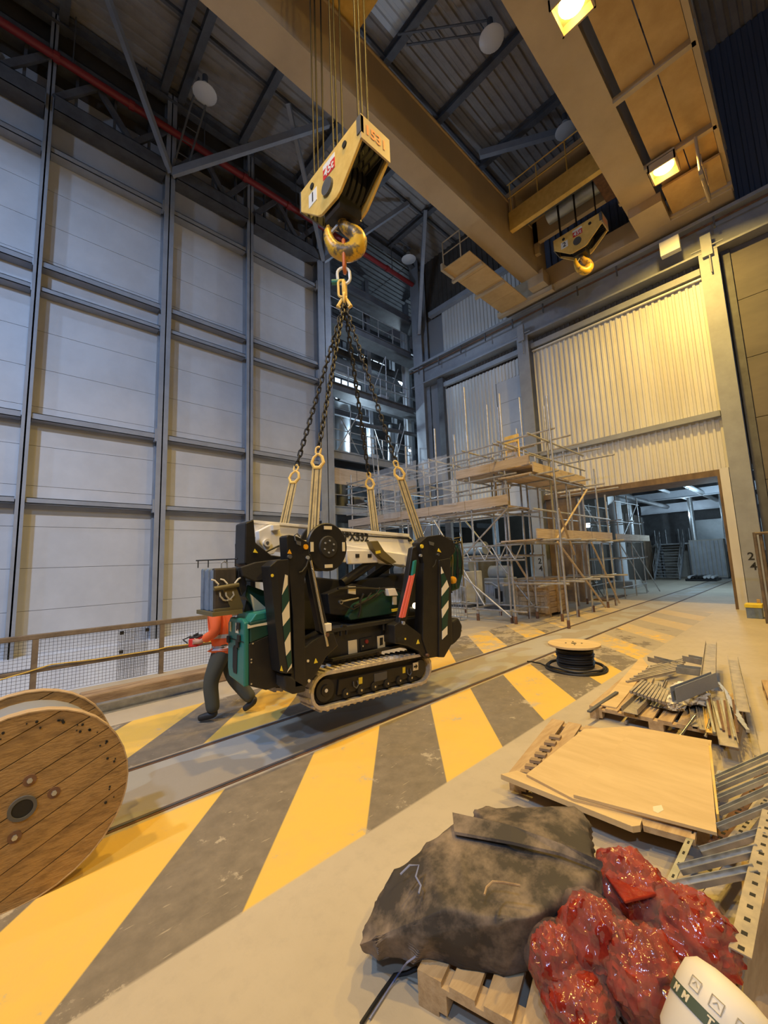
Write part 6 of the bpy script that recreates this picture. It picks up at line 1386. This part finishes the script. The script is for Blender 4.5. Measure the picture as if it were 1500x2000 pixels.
# bay lamps
for k, (px, py, Y_, lab) in enumerate(((800, 880, 15.6, 'small white lamp box high on the corner of the process bay'), (790, 1104, 9.6, 'bright white work lamp under the scaffold behind the boom'))):
    c = onY(px, py, Y_); t = thing('bay_lamp', lab, 'lamp', c, 0, 'cool white lamps of the process bay')
    bb = MB(); bb.box(c.x-.12, c.x+.12, c.y, c.y+.08, c.z-.07, c.z+.07); bb.build('lamp_body', 'steel_dark', t)
    bb = MB(); bb.box(c.x-.10, c.x+.10, c.y-.012, c.y, c.z-.055, c.z+.055); bb.build('lamp_glass', 'coolglass', t)
    if k: bar('lamp_stand', (c.x, c.y+.05, 0), (c.x, c.y+.05, c.z), .025, 'steel_dark', t)
# ================================================================== THROUGH THE OPENING
st = thing('steel_stairs', 'steel staircase with handrails in the room beyond the opening', 'stairs', (34.5, 7.4, 0))
n = 13
for k in range(n):
    z = 4.0*(k+1)/n*.62; x = 33.6+2.6*k/n; bb = MB(); bb.box(x, x+.24, 6.75, 8.15, z-.03, z); bb.build('tread', 'galv', st)
for y in (6.72, 8.18):
    stick('stringer', (33.5, y, 0), (36.3, y, 2.6), .05, .25, 'steel', st)
    for hh in (.55, 1.05): bar('handrail', (33.5, y, hh), (36.2, y, 2.5+hh), .03, 'galv', st)
    for f_ in (0, .33, .66, 1): bar('baluster', (33.5+2.7*f_, y, 2.5*f_), (33.5+2.7*f_, y, 2.5*f_+1.05), .025, 'galv', st)
bb = MB(); bb.box(36.2, 37.6, 6.3, 8.6, 2.45, 2.55); bb.build('landing', 'galv', st)
for y in (6.35, 7.0, 7.8, 8.5): bar('handrail_post', (36.3, y, 2.55), (36.3, y, 3.6), .03, 'galv', st)
for x in (36.4, 37.4):
    for y in (6.5, 8.4): bb = MB(); bb.box(x-.06, x+.06, y-.06, y+.06, 0, 2.45); bb.build('leg', 'steel', st)
for k, (x, y, r, h, m, lab) in enumerate(((26.2, 8.0, .33, 6.5, 'clad', 'white round column on a concrete base beyond the opening'), )):
    t = thing('round_column', lab, 'column', (x, y, 0)); bb = MB(); bb.cyl((x, y, .4), (x, y, h), r, n=20); bb.build('shaft', m, t, True); bb = MB(); bb.box(x-.8, x+.8, y-.75, y+.75, 0, .4); bb.build('base', 'concrete_w', t, bevel=.03)
t = thing('electrical_cabinet', 'tall grey ribbed cabinet to the right of the stairs', 'cabinet', (35.8, 5.3, 0))
bb = MB(); bb.box(35.4, 36.4, 4.4, 6.3, .1, 2.7); bb.build('body', 'concrete_w', t)
for k in range(8): bb = MB(); bb.box(35.34, 35.4, 4.45+.23*k, 4.45+.23*k+.16, .2, 2.6); bb.build('rib', 'steel', t)
bb = MB(); bb.box(35.4, 36.4, 4.4, 6.3, 0, .1); bb.build('plinth', 'steel_dark', t)
t = thing('brown_cabinet', 'dark brown cabinet left of the far stairs', 'cabinet', (34.5, 9.3, 0)); bb = MB(); bb.box(34.0, 35.4, 8.6, 10.0, 0, 2.8); bb.build('body', 'jamb', t); 
for k in range(3): bb = MB(); bb.box(33.95, 34.0, 8.7, 9.9, .3+.8*k, .36+.8*k); bb.build('shelf_edge', 'rust', t)
t = thing('pallet_load', 'low load of pipe fittings on the floor right of the far stairs', 'load', (33, 5.4, 0)); bb = MB(); bb.box(32.4, 34.2, 4.6, 6.2, 0, .15); bb.build('base', 'black_side', t)
for k in range(7): bb = MB(); bb.cyl((32.5, 4.8+.2*k, .25), (34.0, 4.8+.2*k+jit(.1), .25), .09, n=8); bb.build('pipe', random.choice(('galv', 'clad', 'black')), t, True)
gt = thing('overhead_pipework', 'overhead beams and pipes in the room beyond the opening', 'pipework', (28, 5, 5))
for z, y0, y1, x, r in ((5.6, .1, 8.4, 24, .12), (5.2, .1, 8.4, 28, .15), (4.9, 0.2, 8.4, 33, .2)): bb = MB(); bb.ibeam((x, y0, z), (x, y1, z), r*1.6, r*3); bb.build('beam', 'steel', gt)
for y, z, r, m in ((2.6, 5.5, .10, 'clad'), (4.0, 5.1, .12, 'galv'), (5.6, 5.4, .09, 'clad'), (6.8, 5.0, .14, 'steel_dark')): bb = MB(); bb.cyl((19.5, y, z), (37.8, y+jit(.3), z), r, n=10); bb.build('pipe', m, gt, True)
for x, y in ((29, 3.4), (31, 5.2), (36.5, 3.0), (30, 8.3)): bb = MB(); bb.cyl((x, y, 2.6 if x < 36 else 0), (x, y, 7.5), .14, n=12); bb.build('drop_pipe', 'galv', gt, True)
sC = scaffold('thin scaffold standing on the pale floor beyond the opening', (21.5, 7, 0))
for x in (19.8, 21.4, 23.0):
    for y in (6.0, 7.4, 8.3): bar('standard', (x, y, 0), (x+jit(.05), y, 4.7), .028, 'tube', sC)
for y in (6.0, 7.4, 8.3):
    for z in (.5, 1.7, 2.5, 3.4, 4.3): bar('ledger', (19.6, y, z), (23.2, y, z+jit(.05)), .026, 'tube', sC)
for x in (19.8, 21.4, 23.0):
    for z in (1.75, 2.55, 3.45): bar('transom', (x, 5.8, z), (x, 8.5, z), .026, 'tube', sC)
for a, c in (((19.8, 6.0, 2.4), (23.2, 6.0, .05)), ((19.8, 7.4, 4.4), (23, 7.4, 2.4)), ((23, 6.0, 4.4), (20, 6.0, 2.5)), ((21.4, 6.0, 2.4), (23.6, 5.6, .05))): bar('brace', a, c, .026, 'tube', sC)
for k in range(3): bb = MB(); bb.box(18.6+1.6*k, 18.6+1.6*k+1.58, 5.72, 5.76, 2.52, 2.80); bb.build('toe_board', 'board', sC)
lp = thing('tripod_lamp', 'bright cool work lamp glaring through the scaffold in the opening', 'lamp', tuple(onX(1146, 1160, 20.6)))
c = onX(1146, 1026, 20.6); bb = MB(); bb.box(c.x+.02, c.x+.1, c.y-.16, c.y+.16, c.z-.12, c.z+.12); bb.build('lamp_body', 'steel_dark', lp); bb = MB(); bb.box(c.x, c.x+.02, c.y-.14, c.y+.14, c.z-.10, c.z+.10); bb.build('lamp_glass', 'coolglass', lp)
bar('mast', (c.x+.06, c.y, 0), (c.x+.06, c.y, c.z), .03, 'steel_dark', lp)
for q in range(3): an = q*2.09; bar('tripod_leg', (c.x+.06, c.y, .8), (c.x+.06+.6*math.cos(an), c.y+.6*math.sin(an), 0), .02, 'steel_dark', lp)
t = thing('blue_cabinets', 'pale blue white cabinets behind the scaffold in the opening', 'cabinet', (27, 11, 0))
for k in range(4): bb = MB(); bb.box(24.0, 24.6, 8.9+.9*k, 8.9+.9*k+.86, 0, 2.2); bb.build('door', 'clad', t, bevel=.02)
# bollard frame and box at the foot of the right hand column
t = thing('steel_hurdle', 'brown steel hurdle frame standing in front of the right hand column', 'hurdle', tuple(at(1490, 1215, 0)))
for (a, c) in (((1474, 1040), (1500, 1218)), ((1487, 1044), (1512, 1218))):
    b0 = at(*c, 0); tp_ = onX(a[0], a[1], b0.x); tp_.y = b0.y; bar('upright', b0, (b0.x, b0.y, tp_.z), .04, 'rail', t)
b0 = at(1500, 1218, 0); bar('top_bar', (b0.x, b0.y+.02, onX(1474, 1042, b0.x).z), (b0.x-.3, b0.y-1.6, onX(1474, 1042, b0.x).z), .035, 'rail', t)
p = at(1470, 1208, 0); t = thing('grit_box', 'small dark box with a yellow lid at the foot of the right hand column', 'box', p)
bb = MB(); bb.box(p.x, p.x+.4, p.y-.22, p.y+.12, 0, .30); bb.build('body', 'bluepad', t, bevel=.01); bb = MB(); bb.box(p.x-.02, p.x+.42, p.y-.24, p.y+.14, .30, .40); bb.build('lid', 'tagyel', t, bevel=.01)
p = at(1486, 1205, 0); b = MB(); b.box(p.x, p.x+.06, p.y-.04, p.y+.04, 0, .5); tag(b.build('wooden_stake', 'wood', bevel=.004), 'short pale wooden stake beside the yellow lidded box', 'stake')
